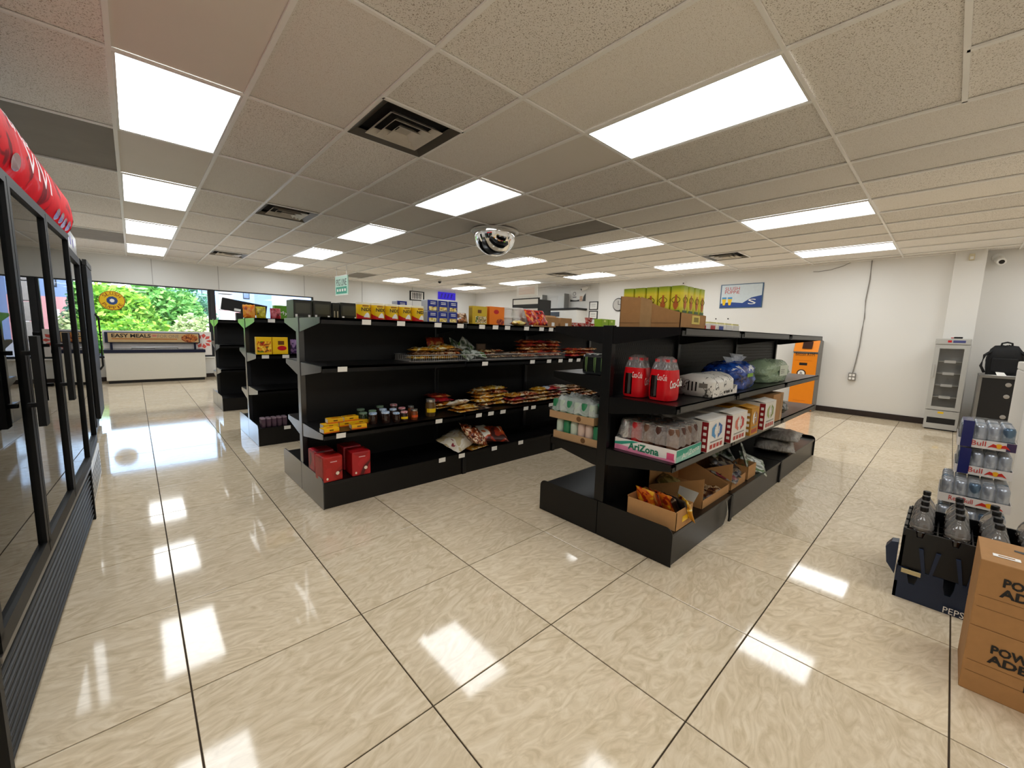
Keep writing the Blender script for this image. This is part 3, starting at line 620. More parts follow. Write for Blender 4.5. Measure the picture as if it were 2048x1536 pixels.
for k in range(2):
    t, lo, hi = carton('lime_box', ['left lime green box above the end of the right shelf', 'right lime green box, touching the olive oil carton'][k], (4.43+.16*k, 3.1, Z1), (4.575+.16*k, 3.22, Z1+.14), LIME, group='lime green boxes'); decal('pale_spot', lo, hi, '-Y', (.3, .72, .6, .9), pm('pale_lime', '#d7e57a', rough=.4), t)
# second shelf: wire tray of packets
t = thing('wire_tray', 'long chrome wire tray of packets on the second shelf', 'tray', (1.66, 3.0, Z2+.003))
m = MB(); Lx, Ly, Hh = 1.95, .30, .052
m.tube([(0, 0, .002), (Lx, 0, .002), (Lx, Ly, .002), (0, Ly, .002)], .0022, 5, True).tube([(0, 0, Hh), (Lx, 0, Hh), (Lx, Ly, Hh), (0, Ly, Hh)], .003, 6, True); m.ob('rim_wire', pm('dull_chrome_wire', '#cfcbc5', rough=.35, metal=.6), t, smooth=True)
m = MB()
for k in range(1, 98): m.tube([(k*.02, 0, Hh), (k*.02, 0, .002), (k*.02, Ly, .002), (k*.02, Ly, Hh)], .0015, 4)
for k in range(1, 15): m.tube([(0, k*.02, Hh), (0, k*.02, .002)], .0015, 4)
o = m.ob('wire_mesh', pm('dull_chrome_wire', '#cfcbc5', rough=.35, metal=.6), t); o['kind'] = 'stuff'
def pile(label, group, mats, x0, x1, y0, y1, z, hmax, n, w=.15, d=.12, th=.026, name='packet', tilt=.32, prof=None):
    """packets heaped in overlapping layers"""
    random.seed(int(x0*1000)+n); cols = max(1, int((x1-x0)/(w*.75))); k = 0; lay = 0
    while k < n:
        for c in range(cols):
            if k >= n: break
            x = x0 + w/2 + (x1-x0-w)*(c/max(1, cols-1)) + random.uniform(-.03, .03); top = hmax*(prof((x-x0)/(x1-x0)) if prof else 1)
            zz = z + .004 + lay*th*.98 + random.uniform(0, .004)
            if zz - z > top: k += 1; continue
            bag(name, label, w, d, th, random.choice(mats), (x, y0+d/2+.004+min(lay*.008, .05)+random.uniform(-.006, .035), zz), (random.uniform(-.1, .02)*min(1, lay*.4), random.uniform(-.05, .05)*min(1, lay*.4), random.uniform(-tilt, tilt)), random.randint(1, 4), 'packet', group); k += 1
        lay += 1
pile('brown and yellow snack packet lying flat in the wire tray', 'packets in the wire tray', [SNACKB, SNACKY, SNACK], 1.72, 2.2, 3.02, 3.28, Z2+.006, .09, 12, .21, .16, .034)
bag('snack_packet', 'yellow snack packet topping the left heap in the wire tray', .22, .16, .04, SNACKY, (2.02, 3.12, Z2+.10), (.1, -.08, .1), 5)
bag('red_packet', 'dark red packet standing at the back of the wire tray', .19, .15, .04, SNACKR, (2.05, 3.27, Z2+.125), (math.radians(70), 0, .05), 6)
for k, (x, y, z, rx, ry, rz_) in enumerate(((2.2, 3.16, .12, 60, 20, .3), (2.33, 3.17, .12, 62, 40, -.25), (2.27, 3.06, .05, 35, -15, .4), (2.38, 3.05, .05, 25, 12, -.3))):
    bag('foil_packet', ['green and silver foil packet leaning left in the wire tray', 'green and silver foil packet standing on its corner in the wire tray', 'green foil packet lying low in front of the standing ones', 'green foil packet with white print at the front of the wire tray'][k], .17, .13, .022, SNACKG, (x, y, Z2+z), (math.radians(rx), math.radians(ry), rz_), 20+k)
t = thing('card_hanger', 'upright brown card at the back of the wire tray', 'card', (2.58, 3.25, Z2+.006)); B('card_sheet', (-.06, -.003, 0), (.06, .003, .14), pm('dull_brown_card', '#5a4634', rough=.7), t, bevel=.002); decal('print_panel', (-.06, -.003, 0), (.06, .003, .14), '-Y', (.12, .5, .88, .94), pm('dull_brown_print', '#6e5844', rough=.6), t)
pile('flat brown snack packet in the middle of the wire tray', 'low packets in the wire tray', [SNACKB, SNACK, SNACKD], 2.45, 3.0, 3.04, 3.28, Z2+.006, .06, 10, .17, .14)
pile('reddish brown packet in the tall heap at the right end of second shelf', 'heap at the right end of the second shelf', [SNACK, SNACKB, SNACKR, SNACK], 2.98, 3.6, 3.02, 3.28, Z2+.006, .19, 28, .21, .16, .036, prof=lambda u: 1-.35*abs(u-.35))
pile('brown packet past the end of the wire tray', 'packets beyond the wire tray', [SNACK, SNACKR], 3.66, 4.15, 2.93, 3.2, Z2, .10, 12, .19, .15, .034)
# third shelf: yellow boxes, jars, packets
YB_ = pm('yellow_box_print', '#f2b70c', rough=.35)
for k, (x, y, z, rz_) in enumerate(((.985, 2.955, 0, .12), (1.03, 3.09, 0, .05), (1.15, 3.10, 0, 0), (1.07, 3.10, .034, -.03), (1.19, 3.11, .034, .03), (1.195, 2.965, 0, -.1), (1.26, 3.10, 0, .0))):
    t, lo, hi = carton('yellow_tea_box', ['yellow box at the front left corner of the third shelf', 'yellow box just behind the front left one', 'yellow box at the middle of the bottom row', 'yellow box lying on top, left', 'yellow box lying on top, right', 'yellow box at the front, nearest the jars', 'yellow box at the back beside the jars'][k], (x-.055, y-.035, Z3+z), (x+.055, y+.035, Z3+z+.033), YB_, group='small yellow boxes on the third shelf', rz=rz_)
    decal('orange_band', lo, hi, '-Y', (0, 0, 1, .25), pm('orange_print', '#e2680e', rough=.4), t); decal('dark_print', lo, hi, '-Y', (.35, .45, .62, .7), pm('brown_print', '#6a3c10', rough=.4), t); decal('white_end', lo, hi, '+X', (.05, .1, .95, .9), WINK, t); decal('white_end', lo, hi, '-X', (.05, .1, .95, .9), WINK, t)
    decal('dark_print', lo, hi, '+Z', (.3, .3, .7, .6), pm('orange_print', '#e2680e', rough=.4), t)
JF = pm('dark_jam_glass', '#2b1710', rough=.08, var=.3, coat=.5); JO = pm('orange_paste_glass', '#7d3a14', rough=.08, coat=.5); JG = pm('green_pickle_glass', '#27331c', rough=.08, coat=.5); JM = pm('brown_honey_glass', '#5e4526', rough=.08, coat=.5)
LB = printed('blue_gingham_lid', ['#3d6fb8', '#9cc0e6', '#e8f0fa'], 90, bump=0, huevar=0, valvar=0); LR = printed('red_gingham_lid', ['#a31c28', '#d86a72', '#f4dada'], 90, bump=0, huevar=0, valvar=0); LG = pm('pale_green_lid', '#7f9a80', rough=.35); LS = pm('silver_lid', '#c9c6c0', rough=.25, metal=.8)
_jars = [(1.34, 3.03, .034, .088, JF, LB, None, 'dark jam jar with blue lid, leftmost of the front row'), (1.43, 3.00, .036, .092, JF, LB, None, 'dark jam jar with blue lid, second in the front row'), (1.515, 2.985, .030, .078, JF, LB, None, 'smaller dark jam jar with blue lid in the front row'), (1.585, 2.985, .031, .08, JF, LR, YELP, 'jar with red lid and yellow label in the front row'), (1.675, 2.985, .031, .088, JO, LS, pm('orange_label', '#d9531a', rough=.4), 'orange paste jar with silver lid in the front row'),
         (1.30, 3.12, .034, .08, JG, LG, None, 'green lidded jar behind the leftmost jam jar'), (1.385, 3.14, .034, .086, JF, LG, None, 'pale green lidded jar in the second row of jars'), (1.47, 3.13, .034, .09, JF, LB, None, 'dark jar with blue lid in the second row'), (1.555, 3.12, .033, .084, JF, LB, None, 'dark jar with blue lid behind the red lidded one'), (1.63, 3.11, .032, .088, JF, LR, None, 'dark jar with red lid in the second row'), (1.71, 3.10, .028, .094, JO, LS, None, 'orange jar with silver lid in the second row'),
         (1.33, 3.24, .034, .088, JG, LG, None, 'green jar at the back left of the jars'), (1.50, 3.25, .034, .094, JF, LG, None, 'dark jar with grey green lid at the back'), (1.62, 3.24, .034, .098, JF, LR, None, 'dark jar with red lid at the very back'), (1.86, 3.03, .046, .150, JM, LS, YELP, 'big brown jar with silver lid and yellow label')]
for x, y, r, h, fm, lm, lb, l in _jars: jar('preserve_jar', l, r, h, (x, y, Z3), fm, lm, lb, 'jars on the third shelf')
pile('yellow and red noodle packet in the heap behind the big jar', 'packets behind the big jar', [SNACKR, SNACKY, SNACKR], 1.99, 2.3, 3.14, 3.3, Z3, .13, 10, .22, .15, .036)
bag('rice_packet', 'cream packet on top of the yellow packets beside the jar', .2, .17, .04, SNACKW, (2.17, 3.05, Z3+.065), (-.3, .12, .5), 31)
for k in range(2): bag('noodle_packet', ['lower yellow noodle packet under the cream packet', 'upper yellow noodle packet under the cream packet'][k], .24, .18, .032, SNACKY, (2.21, 3.03, Z3+.002+.03*k), (0, 0, .12-.2*k), 32+k)
bag('dark_packet', 'dark glossy packet in front of the long heap on the third shelf', .18, .14, .03, SNACKD, (2.42, 3.03, Z3), (0, 0, .15), 34)
pile('yellow orange packet stacked at the left of the long heap', 'yellow packets of the long heap on the third shelf', [SNACKY, SNACKY, SNACK], 2.44, 2.85, 3.06, 3.3, Z3, .15, 16, .22, .17, .036)
pile('orange brown packet in the long heap on the third shelf', 'brown packets of the long heap on the third shelf', [SNACK, SNACK, SNACKY, SNACKR], 2.78, 3.56, 2.95, 3.25, Z3, .14, 36, .21, .16, .036, prof=lambda u: .65+.35*u)
for k in range(5): bag('pale_packet', 'pale packet in the neat stack near the right end of the third shelf', .19, .17, .03, SNACKW, (3.62, 3.1, Z3+.002+.0295*k), (0, 0, .03*k), 35+k % 3, 'packet', 'pale packets stacked on the third shelf')
pile('brown packet beyond the pale stack on the third shelf', 'last packets on the third shelf', [SNACKB, SNACK], 3.73, 4.28, 2.94, 3.2, Z3, .12, 18, .19, .15, .034)
bag('blue_packet', 'small blue and white packet on top of the long heap', .12, .1, .025, printed('blue_white_print', ['#1d4f8e', '#2a6fb5', '#e8eef2'], 9, huevar=0), (3.37, 3.06, Z3+.125), (.1, 0, .3), 41)
# base deck
RB = printed('red_canister_print', ['#5a0a10', '#a3121c', '#b81822', '#c2202a'], 5, huevar=.005, bump=0)
for k, (x, y) in enumerate(((.985, 2.99), (1.20, 2.99), (.99, 3.17), (1.20, 3.17))):
    t, lo, hi = carton('red_box', ['front left red square box on the bottom shelf', 'front right red square box on the bottom shelf', 'red square box behind the left one', 'red square box behind the right one'][k], (x-.07, y-.075, Z0), (x+.07, y+.075, Z0+.185), RB, group='red square boxes on the bottom shelf', bevel=.012, rz=[.06, -.05, .02, 0][k])
    decal('white_print', lo, hi, '-Y', (.36, .765, .70, .805), pm('pale_red_print', '#e0a8a8', rough=.4), t)
    decal('cream_badge', lo, hi, '-Y', None, pm('cream_badge', '#ecd9c6', rough=.4), t, .0014, [(.72+.09*math.cos(a), .3+.07*math.sin(a)) for a in [i*math.pi/8 for i in range(16)]])
    decal('cream_dot', lo, hi, '-Y', None, pm('cream_badge', '#ecd9c6', rough=.4), t, .0014, [(.2+.05*math.cos(a), .14+.05*math.sin(a)) for a in [i*math.pi/8 for i in range(16)]])
BWB = printed('brown_white_bag_print', ['#3a120a', '#8e2a14', '#c9581e', '#efe6d4'], 6, stops=[0, .4, .5, .56])
bag('flour_bag', 'large white and red packet lying at the left on the bottom shelf', .34, .26, .07, SNACKW, (2.17, 3.07, Z0+.055), (.35, -.15, .35), 51)
bag('snack_bag', 'dark red crumpled bag standing up on the bottom shelf', .30, .26, .10, printed('brown_crumpled_bag', ['#1e0a08', '#5a1c12', '#9a4422', '#e0c4a4'], 9, rough=.2, bump=.6, distort=3), (2.30, 3.03, Z0+.085), (math.radians(38), .35, .45), 52)
bag('snack_bag', 'orange edged packet at the front of the bottom shelf', .24, .14, .03, SNACKY, (2.31, 2.98, Z0), (0, 0, .18), 53)
bag('flour_bag', 'cream and brown packet lying at the right on the bottom shelf', .32, .26, .07, BWB, (2.56, 3.06, Z0+.06), (.4, .12, -.3), 54)
bag('snack_bag', 'flat brown packet under the crumpled bags on the bottom shelf', .28, .2, .035, SNACKB, (2.40, 3.08, Z0), (0, 0, .1), 55)

# ------------------------------------------------------------------ goods on the gondolas behind
for k in range(2):
    t, lo, hi = carton('cereal_box', ['yellow square box with fries picture, left of the pair', 'yellow square box with red badge, right of the pair'][k], (.935+.15*k, 4.93, .99), (1.078+.155*k, 5.0, 1.172), pm('yolk_yellow_print', '#f2c21a', rough=.35), group='two yellow boxes on the shelf behind')
    if k == 0: decal('food_picture', lo, hi, '-Y', (.05, .12, .95, .75), printed('fries_print', ['#3f7a1e', '#a8281a', '#e89a20', '#f6d44a'], 22, bump=0, huevar=0, valvar=0), t)
    else:
        decal('red_badge', lo, hi, '-Y', None, REDP, t, .0014, [(.6+.3*math.cos(a), .36+.14*math.sin(a)) for a in [i*math.pi/8 for i in range(16)]]); decal('brown_drawing', lo, hi, '-Y', (.35, .55, .75, .78), pm('brown_print', '#6a3c10', rough=.4), t)
bag('purple_packet', 'dark purple packet standing right of the two yellow boxes', .07, .16, .04, printed('purple_print', ['#140a18', '#35204a', '#7d5a86'], 12), (1.30, 4.98, 1.068), (math.radians(86), 0, 0), 61)
for r in range(2):
    for k in range(5):
        t = thing('yogurt_jar', 'small purple fruit jar in the clear pack on the lowest shelf behind', 'jar', (.975+.052*k, 4.985+.055*r, .1955), 0, 'purple jars on the lowest shelf behind')
        soft(MB().lathe([(.022, 0), (.025, .006), (.025, .075), (.02, .09)], 14).ob('jar_body', pm('purple_jar', '#5b4452', rough=.2), t)); soft(MB().lathe([(.024, .088), (.024, .1), (.018, .102)], 14).ob('lid', pm('mauve_lid', '#9a8490', rough=.3), t))
for k, (x, w, h, mt, l) in enumerate(((.985, .12, .155, printed('orange_chip_print', ['#8e2a0c', '#e8681a', '#f29a3a'], 12), 'orange crisp bag standing at the left end of the shelf top'), (1.10, .10, .14, printed('yellow_chip_print', ['#2a2a0c', '#c9b01e', '#e8d43a'], 12), 'yellow crisp bag standing beside the orange one'), (1.25, .11, .13, printed('red_chip_print', ['#5a0c1c', '#b8283a', '#e06a7a'], 12), 'red crisp bag standing in front of the green box'))):
    bag('chip_bag', l, w, h, .045, mt, (x, 5.5, 1.368+h/2-.004), (math.radians(82), 0, 0), 70+k, 'crisp bag')
t, lo, hi = carton('green_box', 'bright green box with white print behind the red crisp bag', (1.27, 5.6, 1.368), (1.42, 5.7, 1.54), pm('leaf_green_print', '#5c9a1c', rough=.4)); text('My', lo, hi, '-Y', (.3, .3, .95, .6), WINK, t)
t = thing('shop_board', 'black flat board propped on the shelf by the window', 'board', (1.30, 7.55, 1.362)); b = B('board_panel', (-.30, -.015, .06), (.30, .015, .24), INK, t, bevel=.01); b.rotation_euler = (0, math.radians(9), 0); b.location.z = .2
decal('white_sticker', (-.30, -.015, -.09), (.30, .015, .09), '-Y', (.28, .08, .42, .28), WINK, b); B('foot', (-.12, -.05, 0), (.12, .05, .115), INK, t)
# ------------------------------------------------------------------ goods on the right gondola
G1, G2, G3, G0 = 1.345, .915, .585, .195
# olive oil tins in a cut-down carton
t = thing('display_carton', 'cut-down brown carton of green and yellow tins on top shelf', 'carton', (2.215, 1.035, G1))
W_, D_ = .335, .385
B('carton_floor', (.004, .004, 0), (W_-.004, D_-.004, .004), CARD, t)
wall('carton_side', [(0, D_, 0), (0, 0, 0), (0, 0, .082), (0, .12, .115), (0, .25, .172), (0, D_, .186)], CARD, t, -.004)
wall('carton_front', [(0, 0, 0), (W_, 0, 0), (W_, 0, .078), (0, 0, .082)], CARD, t, -.004)
wall('carton_side', [(W_, 0, 0), (W_, D_, 0), (W_, D_, .186), (W_, .12, .115), (W_, 0, .078)], CARD, t, -.004)
wall('carton_back', [(W_, D_, 0), (0, D_, 0), (0, D_, .186), (W_, D_, .186)], CARD, t, -.004)
o_, r_, u_, n_, w_, h_ = faceframe((0, 0, 0), (W_, D_, .186), '-X')
ob('packing_tape', mesh('tape', [o_+r_*w_*a+u_*h_*b+n_*.0015 for a, b in ((.36, 0), (.55, 0), (.55, .82), (.50, .86), (.36, .95))], [(0, 1, 2, 3, 4)], TAPE), t)
ob('crease', mesh('crease', [o_+r_*w_*a+u_*h_*b+n_*.0012 for a, b in ((0, .13), (1, .13), (1, .14), (0, .14))], [(0, 1, 2, 3)], CARDD), t)
decal('paper_label', (0, 0, 0), (W_, D_, .08), '-Y', (.42, .3, .74, .92), pm('yellow_sticker', '#d9c35a', rough=.4), t); decal('label_print', (0, 0, 0), (W_, D_, .08), '-Y', (.5, .45, .68, .78), pm('olive_ink', '#8a7a2a', rough=.5), t, .002)
def oil_mat():
    m, N, L, b = newmat('olive_oil_tin_print'); tc = N.new('ShaderNodeTexCoord'); sp = N.new('ShaderNodeSeparateXYZ'); L.new(tc.outputs['Object'], sp.inputs[0])
    mr = N.new('ShaderNodeMapRange'); mr.inputs[2].default_value = .225; L.new(sp.outputs['Z'], mr.inputs[0]); cr = N.new('ShaderNodeValToRGB'); e = cr.color_ramp.elements
    for i, (p, c) in enumerate(((0, '#3f6a3a'), (.3, '#7d9a2a'), (.5, '#d9cf3a'), (.82, '#e3d23a'), (.92, '#a7b52a'), (1, '#7d8f22'))):
        x = e[i] if i < 2 else e.new(p); x.position = p; x.color = (*lin(c), 1)
    L.new(mr.outputs[0], cr.inputs[0]); L.new(cr.outputs[0], b.inputs['Base Color']); b.inputs['Roughness'].default_value = .3; return m
OIL = oil_mat(); JUG = pm('amphora_orange', '#b5612a', rough=.4); JUGD = pm('amphora_dark', '#5c4a1e', rough=.4)
def oil_tin(x, y, label):
    t = thing('oil_tin', label, 'tin', (x, y, G1+.005), 0, 'green and yellow oil tins'); h = .225; a = .0355; pts = []
    for cx_, cy_, s0 in ((a-.014, -(a-.014), -90), (a-.014, a-.014, 0), (-(a-.014), a-.014, 90), (-(a-.014), -(a-.014), 180)):
        for k in range(5): q = math.radians(s0+k*22.5); pts.append((cx_+.014*math.cos(q), cy_+.014*math.sin(q)))
    MB().prism(pts, 'z', 0, h).ob('tin_body', OIL, t)
    for face in ('-Y', '-X'):
        lo, hi = (-a, -a, 0), (a, a, h)
        decal('amphora', lo, hi, face, None, JUG, t, .0016, [(.5+q*sx, v) for sx, seq in ((1, ((.06, .42), (.2, .5), (.22, .56), (.1, .64), (.07, .76), (.1, .78))), (-1, ((.1, .78), (.07, .76), (.1, .64), (.22, .56), (.2, .5), (.06, .42)))) for q, v in seq])
        for sx in (-1, 1):
            o_, r_, u_, n_, w_, h_ = faceframe(lo, hi, face); pth = [o_+r_*w_*(.5+sx*(.1+.24*math.sin(q)))+u_*h_*(.58+.15*q/math.pi)+n_*.002 for q in [i*math.pi/8 for i in range(9)]]
            MB().tube(pth, .0016, 4).ob('handle_mark', JUGD, t)
        decal('leaf_wreath', lo, hi, face, (.15, .33, .85, .40), pm('leaf_print', '#3c5a30', rough=.4), t, .0016)
for k in range(5): oil_tin(2.262, 1.075+.076*k, ['oil tin at the front corner of the carton', 'second oil tin along the left side of the carton', 'third oil tin along the left side of the carton', 'fourth oil tin along the left side of the carton', 'rearmost oil tin at the left side of the carton'][k])
for k in range(1, 4): oil_tin(2.262+.0755*k, 1.075, ['second oil tin along the front of the carton', 'third oil tin along the front of the carton', 'last oil tin along the front of the carton'][k-1])
for k in range(4):
    t, lo, hi = carton('milk_carton', ['small white carton with red print, leftmost on the top shelf', 'small white carton with blue star on the top shelf', 'small white carton standing third on the top shelf', 'small white carton, last on the top shelf'][k], (3.02+.155*k, 1.2, G1), (3.16+.155*k, 1.3, G1+.052), pm('milk_white', '#efece6', rough=.4), 'carton', 'small white cartons on the top shelf')
    decal('print', lo, hi, '-Y', (.2, .15, .8, .75), [REDP, BLUEP, WINK, WINK][k], t); decal('print', lo, hi, '-X', (.2, .2, .8, .7), REDP, t); B('yellow_top', (lo[0]+.005, lo[1]+.005, hi[2]), (hi[0]-.005, hi[1]-.005, hi[2]+.012), pm('pale_yellow_print', '#d8cf8a', rough=.4), t)
# cola packs
COLA = pm('cola_bottle', '#1c0a08', rough=.06, coat=.6); CRED = pm('cola_red_wrap', '#d3121c', rough=.22, var=.08, scale=9, bump=.3); CREDD = pm('cola_dark_red_wrap', '#8e1230', rough=.22, var=.15, scale=12, bump=.35)
def bottle_prof(r, h): return [(r*.7, 0), (r*.95, .006), (r, .02), (r, h*.28), (r*.9, h*.36), (r*.95, h*.5), (r*.98, h*.6), (r*.8, h*.72), (r*.45, h*.84), (r*.25, h*.9), (r*.25, h*.93)]
def cola_pack(x, y, label, rz):
    t = thing('cola_pack', label, 'bottle pack', (x, y, G2), rz); h = .262; k = .034
    for sx in (-1, 1):
        for sy in (-1, 1):
            b = soft(MB().lathe(bottle_prof(.033, h*.94), 16, (sx*k, sy*k, .002)).ob('bottle', COLA, t)); MB().lathe([(.0125, h*.87), (.0135, h*.875), (.0135, h*.93), (.011, h*.94)], 14, (sx*k, sy*k, 0)).ob('cap', REDP, b)
    def loop(r, z, n=28, sq=4): return [(math.copysign(abs(math.cos(q))**(2/sq), math.cos(q))*r, math.copysign(abs(math.sin(q))**(2/sq), math.sin(q))*r, z) for q in [2*math.pi*i/n for i in range(n)]]
    def sleeve(levels, mat, name, skip=None):
        v = []; f = []; n = 28
        for r, z in levels: v += [(a*(1+.012*noise2(i*.5, z*30, 2)), b*(1+.012*noise2(i*.6, z*25, 5)), c) for i, (a, b, c) in enumerate(loop(r, z))]
        for j in range(len(levels)-1):
            for i in range(n):
                if skip and skip(i, j): continue
                f.append((j*n+i, j*n+(i+1) % n, (j+1)*n+(i+1) % n, (j+1)*n+i))
        return ob(name, mesh(name, v, f, mat, True), t)
    lv = [(.066, .004), (.071, .02), (.072, .06), (.072, .11), (.070, .15), (.066, .185)]
    # oval hand hole in the left (-X) face shows the bottles inside
    sleeve(lv, CRED, 'red_wrap', lambda i, j: i in (12, 13) and j in (1, 2, 3))
    sleeve([(.066, .185), (.056, .22), (.045, .25), (.030, .262)], film('clear_wrap_top', '#f0e6e6', .22), 'clear_wrap_top')
    text('Coca-Cola', (-.072, -.0735, 0), (.072, .072, .2), '-Y', (.1, .42, .92, .66), WINK, t, .002, .25, tilt=.12, bold=.02)
    text('Coca-Cola', (-.0745, -.072, 0), (.072, .072, .2), '-X', (.5, .62, .95, .8), WINK, t, .002, .25)
cola_pack(2.305, 1.325, 'red shrink wrapped cola bottle pack nearest the shelf upright', .1)
cola_pack(2.315, 1.15, 'red shrink wrapped cola bottle pack in front, with white script', -.12)
# white multipack
WPK = printed('white_multipack_print', ['#e9e7e2', '#e4e1db', '#5d5b57', '#efeeea'], 16, stops=[0, .3, .6, .66], bump=.25, huevar=0, valvar=0)
t = thing('can_multipack', 'white shrink wrapped can pack with rounded top and torn end', 'can pack', (2.86, 1.12, G2))
for k in range(3):
    for j in range(2): soft(MB().lathe([(.028, 0), (.033, .008), (.033, .11), (.027, .122)], 14, (-.13+k*.068, -.06+j*.07, .006)).ob('can', ALU, t))
prf = [(-.115, .004), (.115, .004), (.118, .03), (.118, .09)] + [(.118*math.cos(q), .09+.055*math.sin(q)) for q in [i*math.pi/12 for i in range(1, 12)]] + [(-.118, .09), (-.118, .03)]
m = MB(); n0 = len(prf)
for x in (-.22, -.1, 0, .1, .16): m.v += [(x, a*(1+.02*noise2(x*20, b*30)), b*(1+.03*noise2(x*25, a*20))) for a, b in prf]
for j in range(4): m.f += [(j*n0+i, j*n0+(i+1) % n0, (j+1)*n0+(i+1) % n0, (j+1)*n0+i) for i in range(n0)]
m.f.append(tuple(range(n0-1, -1, -1))); m.ob('paper_wrap', WPK, t, smooth=True)
wall('tray_end', [(.22, -.115, .003), (.22, .115, .003), (.22, .115, .06), (.22, -.115, .06)], WPK, t); wall('tray_side', [(-.2, -.121, .003), (.22, -.121, .003), (.22, -.121, .06), (.16, -.121, .035), (-.2, -.121, .05)], WPK, t, .003)
[decal('dark_print', (-.2, -.124, 0), (.22, .12, .12), '-Y', (u, .14, u+.07, .28), INK, t) for u in (.42, .52, .6, .72)]; text('III', (-.222, -.12, 0), (.22, .12, .12), '-X', (.38, .3, .62, .8), INK, t)
decal('grey_print', (-.221, -.12, 0), (.22, .12, .12), '-X', (.68, .5, .9, .75), pm('grey_ink', '#8c8a85', rough=.5), t, .003)
# blue wrapped pack and green bag
def lump(name, label, w, d, h, loc, mat, seed, cat, rz=0, nx=22, nz=12, squ=3.2, crinkle=.05):
    t = thing(name, label, cat, loc, rz); v = []; f = []
    for j in range(nz+1):
        b = j/nz; hz = h*(b if b < .8 else .8+.2*(1-(1-(b-.8)/.2)**2)); sc_ = (1-.10*(1-b)**4)*(1 if b < .55 else max(.02, (1-((b-.55)/.45)**2.6))**.5)
        for i in range(nx):
            q = 2*math.pi*i/nx; c, s_ = math.cos(q), math.sin(q); n = 1+crinkle*noise2(3*q/math.pi, b*4, seed)+.4*crinkle*noise2(8*q, b*9, seed+2)
            v.append((math.copysign(abs(c)**(2/squ), c)*w/2*sc_*n, math.copysign(abs(s_)**(2/squ), s_)*d/2*sc_*n, max(.001, hz*(1+.04*noise2(q, 2*b, seed)*(b > .3)))))
    for j in range(nz):
        for i in range(nx): f.append((j*nx+i, j*nx+(i+1) % nx, (j+1)*nx+(i+1) % nx, (j+1)*nx+i))
    f += [tuple(range(nx-1, -1, -1)), tuple(range(nz*nx, nz*nx+nx))]
    ob('wrapping', mesh(name, v, f, mat, True), t); return t
BLW = printed('blue_foil_wrap', ['#0c1c4a', '#163a8a', '#1e4fae', '#dfe6ee'], 5, stops=[0, .35, .5, .66], rough=.15, bump=.6, huevar=0, valvar=0, distort=2.5)
t = lump('blue_pack', 'crumpled blue and silver plastic wrapped bottle pack', .50, .30, .20, (3.40, 1.17, G2+.002), BLW, 3, 'bottle pack', crinkle=.07)
decal('green_sticker', (-.25, -.156, 0), (.25, .15, .19), '-Y', (.36, .5, .60, .64), pm('lime_sticker', '#7fae2c', rough=.4), t)
m = MB()
for a, b, c, d in ((.02, -.05, .18, .24), (.1, .0, .185, .25), (-.12, -.03, .18, .23)): m.v += [(a, b, c), (a+.08, b+.02, c), (a+.1, b-.03, d), (a+.02, b+.05, d+.01)]; k = len(m.v); m.f.append((k-4, k-3, k-2, k-1))
m.ob('loose_film', film('crumpled_clear_film', '#e8edf2', .6, .1, 1), t)
GRB = film('pale_green_plastic', '#a9c2a0', .72, .2, .7)
t = lump('bottle_pack', 'pale green clear wrapped bottle pack with printed white label', .72, .27, .195, (4.30, 1.16, G2+.002), GRB, 8, 'bottle pack', crinkle=.05)
for k in range(4):
    for j in range(2): soft(MB().lathe(bottle_prof(.045, .17), 12, (-.2+.13*k, -.05+.1*j, .005)).ob('bottle', pm('pale_green_bottle', '#9db890', rough=.15), t))
decal('paper_label', (-.36, -.136, 0), (.36, .14, .19), '-Y', (.36, .3, .70, .8), pm('milky_label', '#d3dccb', rough=.4), t)
for v in (.42, .5, .58): decal('label_line', (-.36, -.137, 0), (.36, .14, .19), '-Y', (.4, v, .56, v+.03), pm('grey_ink', '#8c8a85', rough=.5), t, .002)
# iced tea tray
t = thing('drink_tray', 'white pink and teal tray of tall cans under clear wrap', 'drink case', (2.20, .99, G3)); w, d, h = .33, .40, .072
B('tray_floor', (.003, .003, 0), (w-.003, d-.003, .004), WINK, t); TW = pm('tray_white_board', '#efe9e4', rough=.45)
for nm, a, b in (('tray_wall', (0, 0, 0), (w, .004, h)), ('tray_wall', (0, d-.004, 0), (w, d, h)), ('tray_wall', (0, .004, 0), (.004, d-.004, h)), ('tray_wall', (w-.004, .004, 0), (w, d-.004, h))): B(nm, a, b, TW, t)
lo, hi = (0, 0, 0), (w, d, h)
decal('pink_band', lo, hi, '-X', None, PINKP, t, .0012, [(0, .0), (.98, .0), (.98, .25), (.7, .12), (.3, .35), (.12, .42), (0, .42)]); decal('teal_band', lo, hi, '-X', None, TEALP, t, .0014, [(0, .42), (.0, .62), (.3, .97), (.42, .97), (.12, .48)])
decal('pink_blossom', lo, hi, '-X', (.86, .15, .97, .7), pm('deep_pink', '#e0527e', rough=.4), t, .0016); text('AriZona', lo, hi, '-X', (.24, .22, .74, .84), pm('arizona_green', '#1f7a5c', rough=.4), t, .0026, bold=.03)
decal('teal_end', lo, hi, '-Y', (.0, .0, 1, 1), pm('pale_teal', '#8fc7b8', rough=.4), t); decal('teal_band', lo, hi, '-Y', None, TEALP, t, .0016, [(0, .45), (1, .75), (1, 1), (0, .95)]); text('AriZona', lo, hi, '-Y', (.2, .3, .9, .75), WINK, t, .0026, tilt=.1)
CT = [ALU, pm('can_red', '#b3262a', rough=.25), pm('can_tan', '#6b4a38', rough=.25), pm('can_brown', '#4a2c22', rough=.25)]
